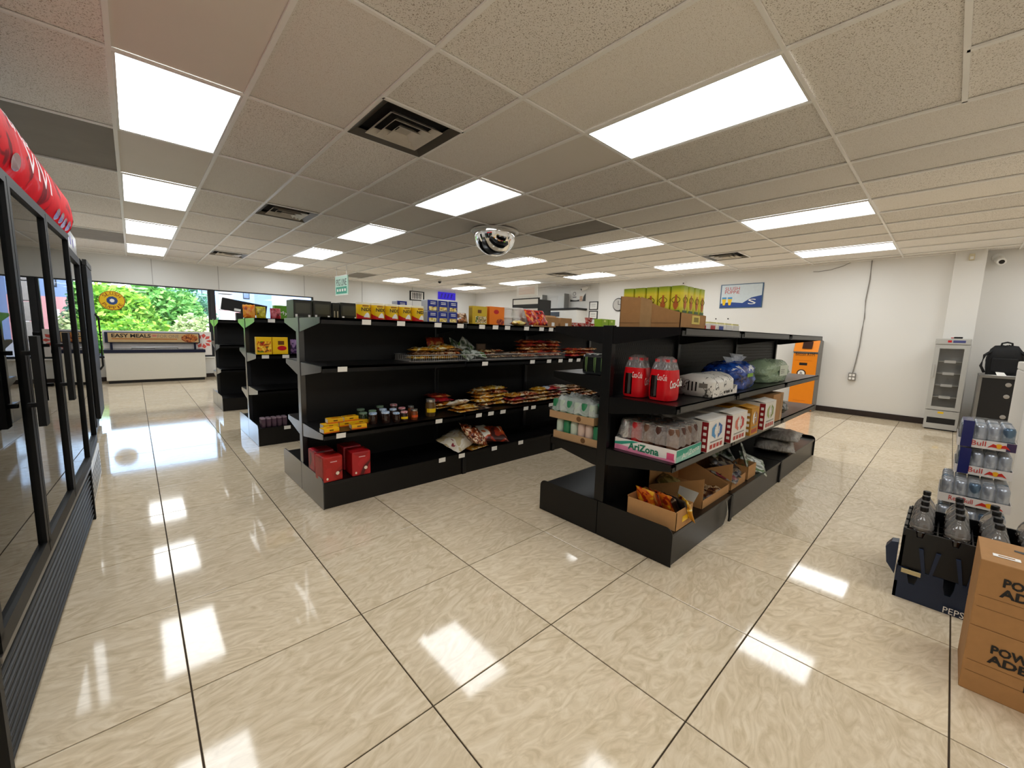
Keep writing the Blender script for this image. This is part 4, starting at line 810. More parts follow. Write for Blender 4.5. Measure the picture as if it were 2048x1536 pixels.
for i in range(4):
    for j in range(5):
        c = CT[0] if (i == 0 and j == 4) else CT[1] if (i == 0 and j == 3) else CT[2+(i+j) % 2]
        b = soft(MB().lathe([(.028, 0), (.035, .01), (.035, .165), (.028, .180)], 16, (.045+i*.079, .048+j*.076, .005)).ob('can', c, t)); MB().lathe([(.027, .180), (.028, .184), (.024, .184)], 16, (.045+i*.079, .048+j*.076, .005)).ob('can_rim', ALU, b)
v = []; f = []; nx, ny = 14, 12
for j in range(ny+1):
    for i in range(nx+1):
        a, b = i/nx, j/ny; edge = max(abs(2*a-1), abs(2*b-1)); z = .197 - .11*max(0, (edge-.86)/.14) + .006*noise2(a*9, b*9, 4)
        v.append((w*(-.006+1.012*a), d*(-.006+1.0*b), max(z, .07)))
for j in range(ny):
    for i in range(nx):
        q = j*(nx+1)+i; f.append((q, q+1, q+nx+2, q+nx+1))
ob('shrink_wrap', mesh('wrap', v, f, film('tea_wrap', '#d9cfc6', .34, .1, .9), True), t)
# food service cartons with red side and hexagon mark
def hcase(label, x0, x1, yf, h, bodyhex, mark, mark2, side, dep=.40):
    t, lo, hi = carton('printed_case', label, (x0, yf, G3), (x1, yf+dep, G3+h), pm('case_board_'+bodyhex, bodyhex, rough=.55), 'carton', 'printed cartons on the third shelf', .004)
    decal('side_panel', lo, hi, '-X', (.9, .02, 1, .98), side, t)
    for v in (.2, .4, .6, .8): decal('side_icon', lo, hi, '-X', (.925, v-.06, .975, v+.04), WINK, t, .002)
    decal('hexagon_mark', lo, hi, '-Y', None, mark, t, .0014, [(.42, .9), (.2, .76), (.2, .52), (.42, .38), (.42, .52), (.34, .58), (.34, .70), (.42, .76)]); decal('hexagon_mark', lo, hi, '-Y', None, mark2, t, .0014, [(.56, .9), (.56, .76), (.64, .70), (.64, .58), (.56, .52), (.56, .38), (.78, .52), (.78, .76)])
    text('H', lo, hi, '-Y', (.36, .52, .62, .78), WINK, t); decal('text_line', lo, hi, '-Y', (.15, .28, .85, .32), pm('grey_ink', '#8c8a85', rough=.5), t)
    for k in range(4): decal('red_icon', lo, hi, '-Y', (.14+.19*k, .08, .28+.19*k, .22), pm('icon_red', '#b8403a', rough=.5), t)
    wall('raised_flap', [(lo[0], lo[1], hi[2]+.001), (hi[0], lo[1], hi[2]+.001), (hi[0], lo[1]+.09, hi[2]+.014), (lo[0], lo[1]+.09, hi[2]+.014)], pm('case_board_'+bodyhex, bodyhex, rough=.55), t, .003)
LBL = pm('light_blue_print', '#4a93c9', rough=.4); DBL = pm('mid_blue_print', '#2a62a8', rough=.4); LRD = pm('light_red_print', '#d9705a', rough=.4); LGR = pm('light_green_print', '#a9b36a', rough=.4); DRS = pm('dark_red_print', '#8e141e', rough=.4)
hcase('white carton with blue hexagon mark beside the can tray', 2.56, 2.84, .965, .195, '#e9e4de', LBL, DBL, DRS)
hcase('white carton with red hexagon mark, second from the can tray', 2.93, 3.22, .955, .195, '#e9e3da', LRD, REDP, DRS)
hcase('golden yellow carton with white oval mark', 3.28, 3.45, .945, .20, '#c98f2a', WINK, pm('mauve_print', '#8a6a72', rough=.4), pm('gold_side', '#a8741e', rough=.5))
hcase('white carton with green hexagon mark and dark red side', 3.58, 3.86, .94, .215, '#e6e0d6', LGR, pm('olive_mark', '#8a9a4a', rough=.4), DRS)
t, lo, hi = carton('cardboard_box', 'plain brown cardboard box at the end of the drink cartons', (3.95, .985, G3), (4.25, 1.35, G3+.245), CARD); decal('packing_tape', lo, hi, '-Y', (.75, 0, .9, 1), TAPE, t); decal('packing_tape', lo, hi, '+Z', (.4, 0, .6, 1), TAPE, t)
bag('wrapped_goods', 'crumpled clear wrapped grey goods beside the brown box', .2, .2, .12, printed('grey_wrap_print', ['#4a463e', '#8a867c', '#d5d2ca'], 14), (4.45, 1.1, G3+.03), (.2, 0, .2), 81)
# bottom deck
CL = pm('light_cardboard', '#b98a58', rough=.75, var=.1, scale=30)
t, lo, hi = open_box('open_carton', 'open brown carton of small snack packets at the near end', (2.19, .955, G0), (2.40, 1.27, G0+.115), CL, heights=(.115, .12, .12, .11))
decal('yellow_mark', lo, hi, '-Y', (.35, .3, .7, .6), YELP, t)
wall('flap', [(hi[0], lo[1], .115), (hi[0], lo[1]+.1, .12), (hi[0]+.07, lo[1]+.12, .17), (hi[0]+.07, lo[1], .16)], pm('grey_card_flap', '#9a948a', rough=.6), t)
OCH = printed('orange_chip_packet', ['#2a0a08', '#a82a12', '#e0701a', '#f0b428'], 13)
for k, (x, y, rx, rz_, mt) in enumerate(((2.27, 1.20, 75, .25, OCH), (2.28, 1.14, 70, -.25, SNACKR), (2.30, 1.09, 68, .2, OCH), (2.31, 1.05, 62, -.1, SNACKD), (2.32, 1.01, 58, .15, SNACKD), (2.34, .985, 66, -.3, SNACKY))):
    bag('snack_packet', ['orange snack packet at the back of the open carton', 'dark red snack packet second from the back of the carton', 'orange striped snack packet in the middle of the carton', 'dark clear snack packet in the carton', 'second dark clear snack packet in the carton', 'yellow labelled snack packet at the front of the carton'][k], .13, .15, .03, mt, (x, y, G0+.085), (math.radians(rx), 0, 1.2+rz_), 90+k, 'packet', 'snack packets in the near carton')
t, lo, hi = open_box('open_carton', 'long low tray carton of date packets with tall sloping side', (2.62, .985, G0), (3.08, 1.36, G0+.07), CL, heights=((.055, .06), (.06, .20), .20, (.055, .20)))
for k in range(7): bag('date_packet', 'dark brown date packet lying in the long tray carton', .13, .11, .03, SNACKB if k % 3 else SNACKD, (2.72+.13*(k % 3), 1.06+.11*(k//3), G0+.008), (0, 0, random.uniform(-.3, .3)), 95+k % 3, 'packet', 'date packets in the tray carton')
bag('nut_packet', 'olive yellow packet of nuts at the back of the tray carton', .22, .15, .05, printed('olive_nut_print', ['#2a2410', '#6a5c22', '#a8965a'], 16), (2.74, 1.28, G0+.05), (.3, 0, .3), 98)
t, lo, hi = open_box('open_carton', 'open brown carton with dark packets spilling over its front', (3.12, .985, G0), (3.42, 1.3, G0+.07), CL, heights=((.06, .075), (.075, .14), .14, (.06, .2)))
for k, (x, y, z, rx, ry, rz_, l, mt) in enumerate(((3.22, 1.06, .085, -25, 10, .3, 'dark striped packet hanging over the front of the carton', SNACKD), (3.30, 1.15, .10, 40, 15, -.2, 'dark packet with red spot inside the spilling carton', SNACKD), (3.38, 1.2, .12, 55, -20, .4, 'dark green packet standing in the spilling carton', SNACKG))):
    bag('pulse_packet', l, .2, .17, .03, mt, (x, y, G0+z), (math.radians(rx), math.radians(ry), rz_), 101+k)
for k, (x, y, z, rx, rz_) in enumerate(((3.18, 1.0, .07, 18, .2), (3.25, 1.02, .085, 22, -.15), (3.33, 1.03, .09, 20, .25), (3.40, 1.06, .10, 28, .1))):
    bag('pulse_packet', ['dark packet with white label at the front of the spilling carton', 'striped dark packet second at the front of the spilling carton', 'dark packet third at the front of the spilling carton', 'dark packet at the right of the spilling carton'][k], .15, .19, .03, SNACKD if k % 2 else printed('striped_dark_print', ['#0c0a0c', '#26203a', '#8a8478', '#7a1420'], 12), (x, y+.06, G0+z), (math.radians(rx), 0, rz_), 120+k)
t, lo, hi = open_box('small_carton', 'small brown carton with green edged packets standing inside', (3.47, .985, G0), (3.66, 1.12, G0+.105), CL)
for k, (x, y, z, rx, ry, rz_, l) in enumerate(((3.56, 1.06, .16, 70, 25, .2, 'green foil packet with white edge standing in the small carton'), (3.78, 1.05, .05, 25, -30, .5, 'green foil packet with white edge slumped right of small carton'), (3.52, 1.2, .13, 60, -15, -.4, 'green foil packet leaning behind the small carton'))):
    o = bag('foil_packet', l, .18, .22, .022, SNACKG, (x, y, G0+z), (math.radians(rx), math.radians(ry), rz_), 105+k)
for k, (x, y, z, rz_) in enumerate(((4.72, 1.13, 0, .75), (4.90, 1.12, .075, .62))):
    bag('rice_sack', ['lower grey plastic rice sack at the far end of the deck', 'upper grey plastic rice sack at the far end of the deck'][k], .52, .34, .09, printed('grey_sack_print', ['#6e6862', '#8d867e', '#a49d94', '#8a8078'], 4, stretch=(1, 3, 1), huevar=.01), (x, y, G0+z), (0, 0, rz_-.75+.25), 110+k, 'sack')
t = thing('torn_wrap', 'strip of torn clear plastic hanging off the bottom shelf', 'plastic strip', (2.915, .938, .02)); v = []; f = []
for j in range(9):
    q = j/8; ww = .012+.03*(1-q)**2; v += [(-ww, -.002-.012*math.sin(q*3), .17*q), (ww*.6, -.002-.012*math.sin(q*3+.4), .17*q)]
    if j: f.append((2*j-2, 2*j-1, 2*j+1, 2*j))
ob('plastic_strip', mesh('strip', v, f, film('torn_strip_film', '#d9d3c6', .6, .2, .8), True), t)
# aisle side of the right gondola
PG = pm('green_can', '#2f7a52', rough=.25); PC = pm('pale_pink_can', '#c9b0a2', rough=.25); PW = pm('pale_green_can', '#b5c2b2', rough=.25); TC = pm('tan_tray_board', '#b08d66', rough=.7)
for lev, (dy, dx) in enumerate(((0, 0), (.035, -.01))):
    z = .56 + lev*.142; t = thing('water_case', ['lower tan tray of green cans on the aisle side shelf', 'upper tan tray of green cans under clear wrap'][lev], 'drink case', (2.17+dx, 1.495+dy, z), 0, 'trays of green cans'); w, d, h = .27, .385, .05
    B('tray_floor', (.003, .003, 0), (w-.003, d-.003, .004), TC, t)
    for a, b in (((0, 0, 0), (w, .004, h)), ((0, d-.004, 0), (w, d, h)), ((0, .004, 0), (.004, d-.004, h)), ((w-.004, .004, 0), (w, d-.004, h))): B('tray_wall', a, b, TC, t)
    decal('stamp', (0, 0, 0), (w, d, h), '-X', None, CARDD, t, .0012, [(.68+.05*math.cos(q), .5+.36*math.sin(q)) for q in [i*math.pi/8 for i in range(16)]])
    for i in range(4):
        for j in range(6): soft(MB().lathe([(.024, 0), (.029, .008), (.029, .115), (.024, .128)], 14, (.036+i*.066, .034+j*.063, .005)).ob('can', [PG, PC, PC, PW, PG, PW][j] if not lev else (PG if (i+j) % 2 else PW), t))
    if lev:
        v = []; f = []
        for j in range(13):
            for i in range(11):
                a, b = i/10, j/12; e = max(abs(2*a-1), abs(2*b-1)); v.append((w*(-.01+1.02*a), d*(-.01+1.02*b), max(.05, .158-.10*max(0, (e-.7)/.3)**1.5+.012*noise2(a*11, b*11, 9))))
        for j in range(12):
            for i in range(10): q = j*11+i; f.append((q, q+1, q+12, q+11))
        ob('shrink_wrap', mesh('wrap', v, f, film('water_wrap', '#eef2ee', .4, .08, 1), True), t)
t = thing('energy_pack', 'black energy drink can pack with green claw marks', 'can pack', (2.24, 1.60, 1.035)); lo, hi = (-.065, -.13, 0), (.065, .06, .13); EB = pm('energy_black', '#10120f', rough=.2, coat=.4); EG = pm('claw_green', '#7a9a5c', rough=.3)
B('pack_wrap', lo, hi, EB, t, bevel=.018)
for u in (.2, .55, .85): decal('claw_mark', lo, hi, '-X', None, EG, t, .0014, [(u-.06, .85), (u-.03, .85), (u-.04, .2), (u-.05, .2)]); decal('claw_mark', lo, hi, '-X', None, EG, t, .0014, [(u+.0, .88), (u+.03, .88), (u+.01, .12), (u, .12)])
for sx in (-.03, .03):
    for sy in (-.095, -.035, .025): MB().lathe([(.026, .128), (.026, .134), (.02, .134)], 14, (sx, sy, 0)).ob('can_rim', ALU, t)
# ------------------------------------------------------------------ coolers along the left wall
INT = pm('cooler_interior', '#9a9a94', rough=.4); BLKG = pm('black_cooler_paint', '#0c0c0c', rough=.5, var=.1, spec=.3); GRL = pm('dark_grille', '#232221', rough=.4)
CG = glass('cooler_door_glass', '#e8efee', 0, 1.5)
t = thing('drink_cooler', 'tall black three door drink cooler with curved red lit header', 'cooler', (-.255, 3.72, 0), -.0335); LEN, DEP = 2.08, .70
m = MB(); m.box((-DEP, -LEN, .02), (-DEP+.03, 0, 2.05)).box((-DEP+.03, -.03, .02), (-.03, 0, 1.80)).box((-DEP+.03, -LEN, .02), (-.03, -LEN+.03, 1.80)).box((-DEP+.03, -LEN, 1.80), (-.05, 0, 1.90)); m.ob('cabinet_shell', BLKG, t)
B('cooler_floor', (-DEP+.03, -LEN+.03, .34), (-.035, -.03, .39), INT, t); B('interior_back', (-DEP+.03, -LEN+.03, .39), (-DEP+.035, -.03, 1.80), INT, t)
B('end_panel_lower', (-.03, -.03, .0), (0, 0, 1.80), BLKG, t); B('end_panel_lower', (-.03, -LEN, .0), (0, -LEN+.03, 1.80), BLKG, t)
for k in range(4):
    for d in range(3):
        m = MB(); y0 = -.05-.673*d; z = .62+.28*k
        for q in range(12): m.box((-DEP+.06+q*.045, y0-.6, z), (-DEP+.064+q*.045, y0, z+.004))
        m.box((-DEP+.06, y0-.6, z-.008), (-.12, y0-.595, z)).box((-.125, y0-.6, z-.012), (-.12, y0, z+.006)); o = m.ob('wire_shelf', pm('white_wire', '#c9c9c4', rough=.4), t); o['kind'] = 'stuff'
B('grille_plate', (-.06, -LEN+.03, .0), (-.03, -.03, .345), GRL, t)
for k in range(10):
    o = B('grille_slat', (-.03, -LEN+.04, .025+.0325*k), (-.006, -.04, .046+.0325*k), GRL, t, bevel=.003); o.rotation_euler = (0, .35, 0)
B('grille_rail', (-.04, -LEN+.03, .35), (.004, -.03, .37), pm('grey_steel_rail', '#6f6c68', rough=.35, metal=.6), t, bevel=.003)
dw = (LEN-.06)/3
for d in range(3):
    y1 = -.03-dw*d; y0 = y1-dw; m = MB(); f_ = .032
    m.box((-.022, y0+.004, .378), (.006, y1-.004, .378+f_+.02)).box((-.022, y0+.004, 1.795-f_), (.006, y1-.004, 1.79)).box((-.022, y0+.004, .378+f_), (.006, y0+.004+f_, 1.795-f_)).box((-.022, y1-.004-f_, .378+f_), (.006, y1-.004, 1.795-f_))
    dr = m.ob('door', BLKG, t); B('glass_pane', (-.012, y0+f_, .378+f_), (-.006, y1-f_, 1.795-f_), CG, dr)
    if d != 0:
        hy = y1-.075; hm = MB(); hm.box((.03, hy-.03, .90), (.05, hy+.03, 1.23)); h = hm.ob('handle', BLKG, dr); MB().box((.005, hy-.01, .97), (.031, hy+.01, .985)).ob('handle_post', BLKG, dr); MB().box((.005, hy-.01, 1.16), (.031, hy+.01, 1.175)).ob('handle_post', BLKG, dr)
B('light_strip', (-.14, -.50, .40), (-.125, -.45, 1.76), emit('cool_led', '#e6f4ff', 1.5), t, label='cool white vertical interior light'); B('light_strip', (-.085, -.085, .40), (-.07, -.04, 1.66), emit('warm_led', '#f2dc7a', .9), t, label='yellowish vertical interior light')
PROF = [(-.006, 1.800), (.018, 1.835), (.032, 1.885), (.029, 1.945), (.017, 2.005), (-.011, 2.048), (-.047, 2.092)]
def canopy_mat():
    m, N, L, b = newmat('red_backlit_header'); tc = N.new('ShaderNodeTexCoord'); no = N.new('ShaderNodeTexNoise'); no.inputs['Scale'].default_value = 5; no.inputs['Detail'].default_value = 3; no.inputs['Distortion'].default_value = 1.5
    L.new(tc.outputs['Object'], no.inputs['Vector']); cr = N.new('ShaderNodeValToRGB'); e = cr.color_ramp.elements
    for i, (p, c) in enumerate(((0, '#30040a'), (.36, '#6a0812'), (.42, '#b00512'), (.62, '#c00a18'), (.74, '#b8545e'), (.82, '#d8b4b8'))):
        x = e[i] if i < 2 else e.new(p); x.position = p; x.color = (*lin(c), 1)
    L.new(no.outputs['Fac'], cr.inputs[0]); L.new(cr.outputs[0], b.inputs['Base Color']); b.inputs['Roughness'].default_value = .6; b.inputs['Specular IOR Level'].default_value = .06; L.new(cr.outputs[0], b.inputs['Emission Color']); b.inputs['Emission Strength'].default_value = .45; return m
def along(s):
    seg = [math.dist(a, b) for a, b in zip(PROF, PROF[1:])]; T = sum(seg)*s
    for (a, b), l in zip(zip(PROF, PROF[1:]), seg):
        if T <= l: return (a[0]+(b[0]-a[0])*T/l, a[1]+(b[1]-a[1])*T/l)
        T -= l
    return PROF[-1]
v = []; f = []
for k in range(13):
    x, z = along(k/12*.9999)
    for yy in (-LEN, -.004): v.append((x, yy, z))
    if k: f.append((2*k-2, 2*k-1, 2*k+1, 2*k))
hd = ob('header', mesh('header', v, f, canopy_mat(), True), t)
for yy in (-LEN-.004, -.004): MB().prism([(-.05, 1.80)] + PROF, 'y', yy, yy+.008).ob('header_end_cap', BLKG, hd)
B('header_lower_trim', (-.03, -LEN, 1.79), (.006, 0, 1.803), BLKG, hd); B('header_top', (-.30, -LEN, 2.065), (-.048, 0, 2.092), BLKG, hd)
def on_header(s, y0, y1, s0, s1, mat, slant=0):
    me = textmesh(s, mat, slant).copy(); bm = bmesh.new(); bm.from_mesh(me); bmesh.ops.subdivide_edges(bm, edges=bm.edges[:], cuts=1)
    for q in bm.verts:
        x, z = along(min(.999, max(0, s0+(s1-s0)*(q.co.y+.5)))); q.co = Vector((x+.003, y0+(y1-y0)*(q.co.x+.5), z))
    bm.to_mesh(me); bm.free(); ob('lettering', me, hd)
HWT = emit('header_white_print', '#fff4f4', .9)
on_header('titu', -1.36, -1.02, .58, .84, HWT, .2); on_header('VIVI', -1.16, -.66, .28, .60, HWT, .1)
def patch(pts, mat, name):
    vv = [(along(b)[0]+.002, a, along(b)[1]) for a, b in pts]; ob(name, mesh(name, vv, [tuple(range(len(vv)))], mat), hd)
CH = pm('cherry_print', '#7a0c1c', rough=.2); OR = printed('orange_slice_print', ['#8a3a10', '#e88a1c', '#f2b83a'], 14, bump=0, huevar=0, valvar=0)
for c_, s_, r_ in ((-.10, .14, .05), (-.22, .12, .05), (-.33, .15, .045), (-.45, .14, .05), (-1.32, .2, .06), (-1.75, .2, .06)): patch([(c_+r_*math.cos(q), s_+.1*math.sin(q)) for q in [i*math.pi/8 for i in range(16)]], CH, 'cherry_picture')
patch([(-1.75+.12*math.cos(q), .6+.3*math.sin(q)) for q in [i*math.pi/8 for i in range(16)]], OR, 'fruit_picture')
# second cooler
t = thing('narrow_cooler', 'narrow dark cooler with grey header and white louvred base', 'cooler', (-.285, 4.78, 0)); w2 = .96
m = MB(); m.box((-.65, -w2, .02), (-.62, 0, 1.90)).box((-.62, -.03, .02), (-.03, 0, 1.78)).box((-.62, -w2, .02), (-.03, -w2+.03, 1.78)).box((-.62, -w2+.03, .25), (-.04, -.03, .29)); m.ob('cabinet_shell', BLKG, t)
hd2 = B('header', (-.62, -w2, 1.78), (.0, 0, 1.93), pm('grey_header', '#8f9092', rough=.3), t, bevel=.01); [decal('violet_stroke', (-.31, -w2/2, -.075), (.31, w2/2, .075), '+X', (u, .3, u+.08, .7), pm('violet_ink', '#6a5cc0', rough=.4), hd2) for u in (.15, .32, .5, .68)]
m = MB(); m.box((-.03, -w2+.005, .30), (.01, -.005, .36)).box((-.03, -w2+.005, 1.72), (.01, -.005, 1.775)).box((-.03, -w2+.005, .36), (.01, -w2+.05, 1.72)).box((-.03, -.05, .36), (.01, -.005, 1.72)); dr = m.ob('door', BLKG, t); B('glass_pane', (-.012, -w2+.05, .36), (-.006, -.05, 1.72), CG, dr)
B('interior_back', (-.615, -w2+.04, .3), (-.605, -.04, 1.76), INT, t)
bp_ = B('base_grille', (-.02, -w2+.01, .02), (.015, -.01, .28), WHITEP, t, bevel=.004)
for k in range(6): B('louver_slot', (.0165, -w2/2+.06, -.09+.032*k), (.0185, w2/2-.06, -.078+.032*k), pm('slot_dark', '#4a4a4c', rough=.6), bp_)
# black tall unit
t = thing('upright_fridge', 'tall matt black upright fridge beyond the glass coolers', 'fridge', (-.335, 7.42, 0)); w3 = .78
B('fridge_body', (-.66, -w3, .06), (-.04, 0, 1.97), BLKG, t, bevel=.01); dr = B('door', (-.038, -w3+.005, .16), (.0, -.005, 1.90), BLKG, t, bevel=.008); MB().tube([(.02, w3/2-.14, -.35), (.05, w3/2-.14, -.3), (.05, w3/2-.14, .3), (.02, w3/2-.14, .35)], .012).ob('handle', GRL, dr)
B('plinth', (-.64, -w3+.02, 0), (-.06, -.02, .06), GRL, t); B('header_strip', (-.03, -w3+.005, 1.905), (.004, -.005, 1.965), GRL, t)
# chest freezer under the window
t = thing('chest_freezer', 'white chest freezer with navy rim and printed back sign below window', 'freezer', (-.46, 11.8, 0)); FW, FD = 1.66, .55
FWT = pm('freezer_white', '#d6d2c8', rough=.4, var=.02); NAVY = pm('navy_plastic', '#171b33', rough=.3)
B('freezer_body', (0, 0, .06), (FW, FD, .64), FWT, t, bevel=.012); B('plinth', (.03, .03, 0), (FW-.03, FD-.03, .06), INK, t)
m = MB(); m.box((-.012, -.012, .64), (FW+.012, .03, .705)).box((-.012, FD-.03, .64), (FW+.012, FD+.01, .705)).box((-.012, .03, .64), (.03, FD-.03, .705)).box((FW-.03, .03, .64), (FW+.012, FD-.03, .705)); m.ob('rim', NAVY, t)
B('glass_lid', (.03, .03, .695), (FW*.5, FD-.03, .702), CG, t); B('glass_lid', (FW*.48, .03, .704), (FW-.03, FD-.03, .711), CG, t)
h = MB(); h.tube([(.42, .07, .712), (.42, .05, .75), (1.18, .05, .75), (1.18, .07, .712)], .016, 8); h.ob('lid_handle', STEEL, t)
B('frost_liner', (.05, .05, .55), (FW-.05, FD-.05, .56), WHITEP, t)
sb = B('sign_board', (.0, FD-.06, .83), (FW-.03, FD, 1.07), NAVY, t, bevel=.02); lo, hi = (-(FW-.03)/2, -.03, -.12), ((FW-.03)/2, .03, .12)
for x in (.1, FW-.13): B('sign_post', (x-.02, FD-.04, .705), (x+.02, FD-.01, .85), NAVY, t)
decal('sign_face', lo, hi, '-Y', (.035, .08, .985, .92), pm('tan_sign', '#c9a878', rough=.4), sb); text('EASY MEALS', lo, hi, '-Y', (.07, .5, .46, .84), INK, sb, .0025, bold=.03); text('FOR ONE', lo, hi, '-Y', (.53, .5, .76, .8), pm('grey_brown_ink', '#8a7a6a', rough=.5), sb, .0025)
decal('orange_line', lo, hi, '-Y', (.07, .34, .74, .42), pm('orange_brown_ink', '#b5681e', rough=.5), sb, .002); decal('red_tag', lo, hi, '-Y', (.475, .6, .52, .78), pm('soft_red', '#c97a6a', rough=.5), sb, .002)
decal('meal_picture', lo, hi, '-Y', None, printed('meal_print', ['#3a140a', '#7a2e12', '#b5622a', '#d9944a'], 26, bump=0, huevar=0, valvar=0), sb, .002, [(.88+.095*math.cos(q), .48+.4*math.sin(q)) for q in [i*math.pi/10 for i in range(20)]])
t = thing('window_poster', 'white poster with a red flower in the lower window', 'poster', (.46, 12.375, .54)); B('poster_sheet', (-.95, -.004, 0), (.94, .004, .56), pm('white_poster', '#e9e2de', rough=.5), t)
for q in range(9):
    a = q*math.pi*2/9; decal('flower_petal', (.55, -.004, .1), (.95, .004, .5), '-Y', None, pm('flower_red', '#d9584e', rough=.5), t, .0015, [(.55+.1*math.cos(a+.3*s)+r*math.cos(a+s*.35), .6+.1*math.sin(a)+r*math.sin(a+s*.35)) for r, s in ((.05, 0), (.25, -1), (.36, 0), (.25, 1))])
t = thing('round_window_sign', 'round yellow drink sign with red lettering on the window glass', 'sign', (-.285, 12.40, 1.735)); r = .205
def disc(name, r0, mat, y, parent, n=40): return ob(name, MB().lathe([(r0, 0), (r0, .004)], n).me(mat), parent, (0, y, 0), (math.pi/2, 0, 0))
disc('red_rim', r, pm('sign_red_rim', '#b5402a', rough=.4), 0, t); disc('yellow_face', r*.94, YELP, -.003, t)
def arc_text(s, rad, mid, size, mat, parent, y, flip=False):
    for i, ch in enumerate(s):
        a = mid + (-1 if not flip else 1)*(i-(len(s)-1)/2)*size*1.05/rad; o = ob('letter', textmesh(ch, mat), parent)
        c, s_ = math.cos(a), math.sin(a); up = Vector((c, 0, s_))*(1 if not flip else -1); rt = Vector((s_, 0, -c))*(1 if not flip else -1)
        p = Vector((rad*c, y, rad*s_)); w_ = size*(.45 if ch in 'Ii' else .85)
        o.matrix_local = Matrix(((rt.x*w_, up.x*size, 0, p.x), (rt.y*w_, up.y*size, -1, p.y), (rt.z*w_, up.z*size, 0, p.z), (0, 0, 0, 1)))
SR = pm('sign_red_letters', '#8a1612', rough=.4)
arc_text('SLUSH', .15, math.pi/2, .062, SR, t, -.0095); arc_text('PUPPiE', .15, -math.pi/2, .058, SR, t, -.0095, True)
disc('blue_splash', .09, pm('slush_blue', '#2f4a86', rough=.4), -.006, t, 9); disc('pale_splash', .04, WINK, -.0075, t, 7)

# ------------------------------------------------------------------ right foreground: cartons, crates, can trays
def powerade(z, label):
    lo, hi = (2.232, -.60, z), (2.50, -.155, z+.258); t, a, b = carton('sports_drink_carton', label, lo, hi, CARD, 'carton', 'brown sports drink cartons', .004)
    text('POWER', a, b, '-X', (.135, .68, .43, .81), INK, t, bold=.035); text('ADE.', a, b, '-X', (.125, .53, .36, .66), INK, t, bold=.035)
    for v0, v1, w_ in ((.47, .475, 1), (.30, .305, .9)): decal('fold_line', a, b, '-X', (.02, v0, w_, v1), CARDD, t)
    decal('black_bar', a, b, '-X', (.33, .30, .35, .47), INK, t)
    return t, a, b
t, a, b = powerade(0, 'lower brown sports drink carton in the right foreground')
t, a, b = powerade(.259, 'upper brown sports drink carton in the right foreground')
decal('carry_hole', a, b, '+Z', None, INK, t, .0012, [(.62, .45), (.62, .72), (.66, .80), (.72, .80), (.72, .45)]); decal('white_slot', a, b, '+Z', (.25, .78, .36, .93), WINK, t, .0014); decal('slot_centre', a, b, '+Z', (.285, .81, .325, .90), CARD, t, .002)
CBL = pm('dark_blue_crate', '#182742', rough=.4, var=.1); CBK = pm('black_crate', '#0e0f12', rough=.35)
t = thing('bottle_crate', 'dark blue plastic bottle crate on the floor with white lettering', 'crate', (2.80, .075, 0)); Dx, Dy = .44, .50
def crate_wall(axis, L, h, hb, nn, mat, nm, loc, rz):
    """crenellated crate side: solid foot, then rounded posts with gaps"""
    m = MB(); p = [(0, 0), (L, 0), (L, hb)]; st = L/nn
    for k in range(nn, 0, -1):
        x1 = st*k; x0 = st*(k-1); p += [(x1-.01, h), (x1-st*.34, h), (x1-st*.36, hb+.035), (x1-st*.42, hb+.004), (x0+st*.42-.0, hb+.004), (x0+st*.36, hb+.035), (x0+st*.34, h), (x0+.01, h)] if k > 0 else []
    p += [(0, hb)]; return m.prism(p, 'y', 0, .012).ob(nm, mat, t, loc, (0, 0, rz))
crate_wall('y', Dy, .165, .085, 4, CBL, 'crate_side', (0, 0, 0), -math.pi/2); crate_wall('y', Dy, .165, .085, 4, CBL, 'crate_side', (Dx, 0, 0), -math.pi/2)
crate_wall('x', Dx, .165, .085, 4, CBL, 'crate_side', (0, -.012, 0), 0); crate_wall('x', Dx, .165, .085, 4, CBL, 'crate_side', (0, -Dy, 0), 0); B('crate_floor', (.012, -Dy+.012, .004), (Dx-.012, -.012, .014), CBL, t)
hm = MB(); hm.prism([(-.0, .12), (.035, .17), (.045, .25), (.025, .285), (.0, .29)], 'y', -.03, .03); hb_ = hm.ob('carry_handle', CBL, t, (.02, .004, 0), (0, 0, math.pi/2)); 
MB().box((-.02, -.09, .145), (-.012, -.02, .165)).ob('yellow_chip_mark', pm('worn_cream', '#c9b88a', rough=.6), t)
text('PEPSI-COLA', (-.0125, -Dy, 0), (Dx, 0, .085), '-X', (.36, .12, .74, .48), WINK, t)
for k in range(3):
    m = MB()
    for sx in (-1, 1): m.prism([(sx*.012-.006, .165), (sx*.012+.006, .165), (sx*.03+.006, .285), (sx*.03-.01, .285)], 'y', 0, .01)
    m.ob('divider_post', CBL, t, (-.0115, -.11-.125*k, 0), (0, 0, -math.pi/2))
t2 = t; t = thing('bottle_crate', 'black plastic bottle crate stacked on the blue one', 'crate', (2.806, .07, .1655)); Dx2, Dy2 = .43, .49
crate_wall('y', Dy2, .20, .165, 4, CBK, 'crate_side', (0, 0, 0), -math.pi/2); crate_wall('y', Dy2, .20, .165, 4, CBK, 'crate_side', (Dx2, 0, 0), -math.pi/2); crate_wall('x', Dx2, .20, .165, 4, CBK, 'crate_side', (0, -.012, 0), 0); crate_wall('x', Dx2, .20, .165, 4, CBK, 'crate_side', (0, -Dy2, 0), 0); B('crate_floor', (.012, -Dy2+.012, .0), (Dx2-.012, -.012, .012), CBK, t)
for k in range(1, 4): B('cell_wall', (Dx2*k/4-.003, -Dy2+.012, .012), (Dx2*k/4+.003, -.012, .15), CBK, t); B('cell_wall', (.012, -Dy2*k/4-.003, .012), (Dx2-.012, -Dy2*k/4+.003, .15), CBK, t)
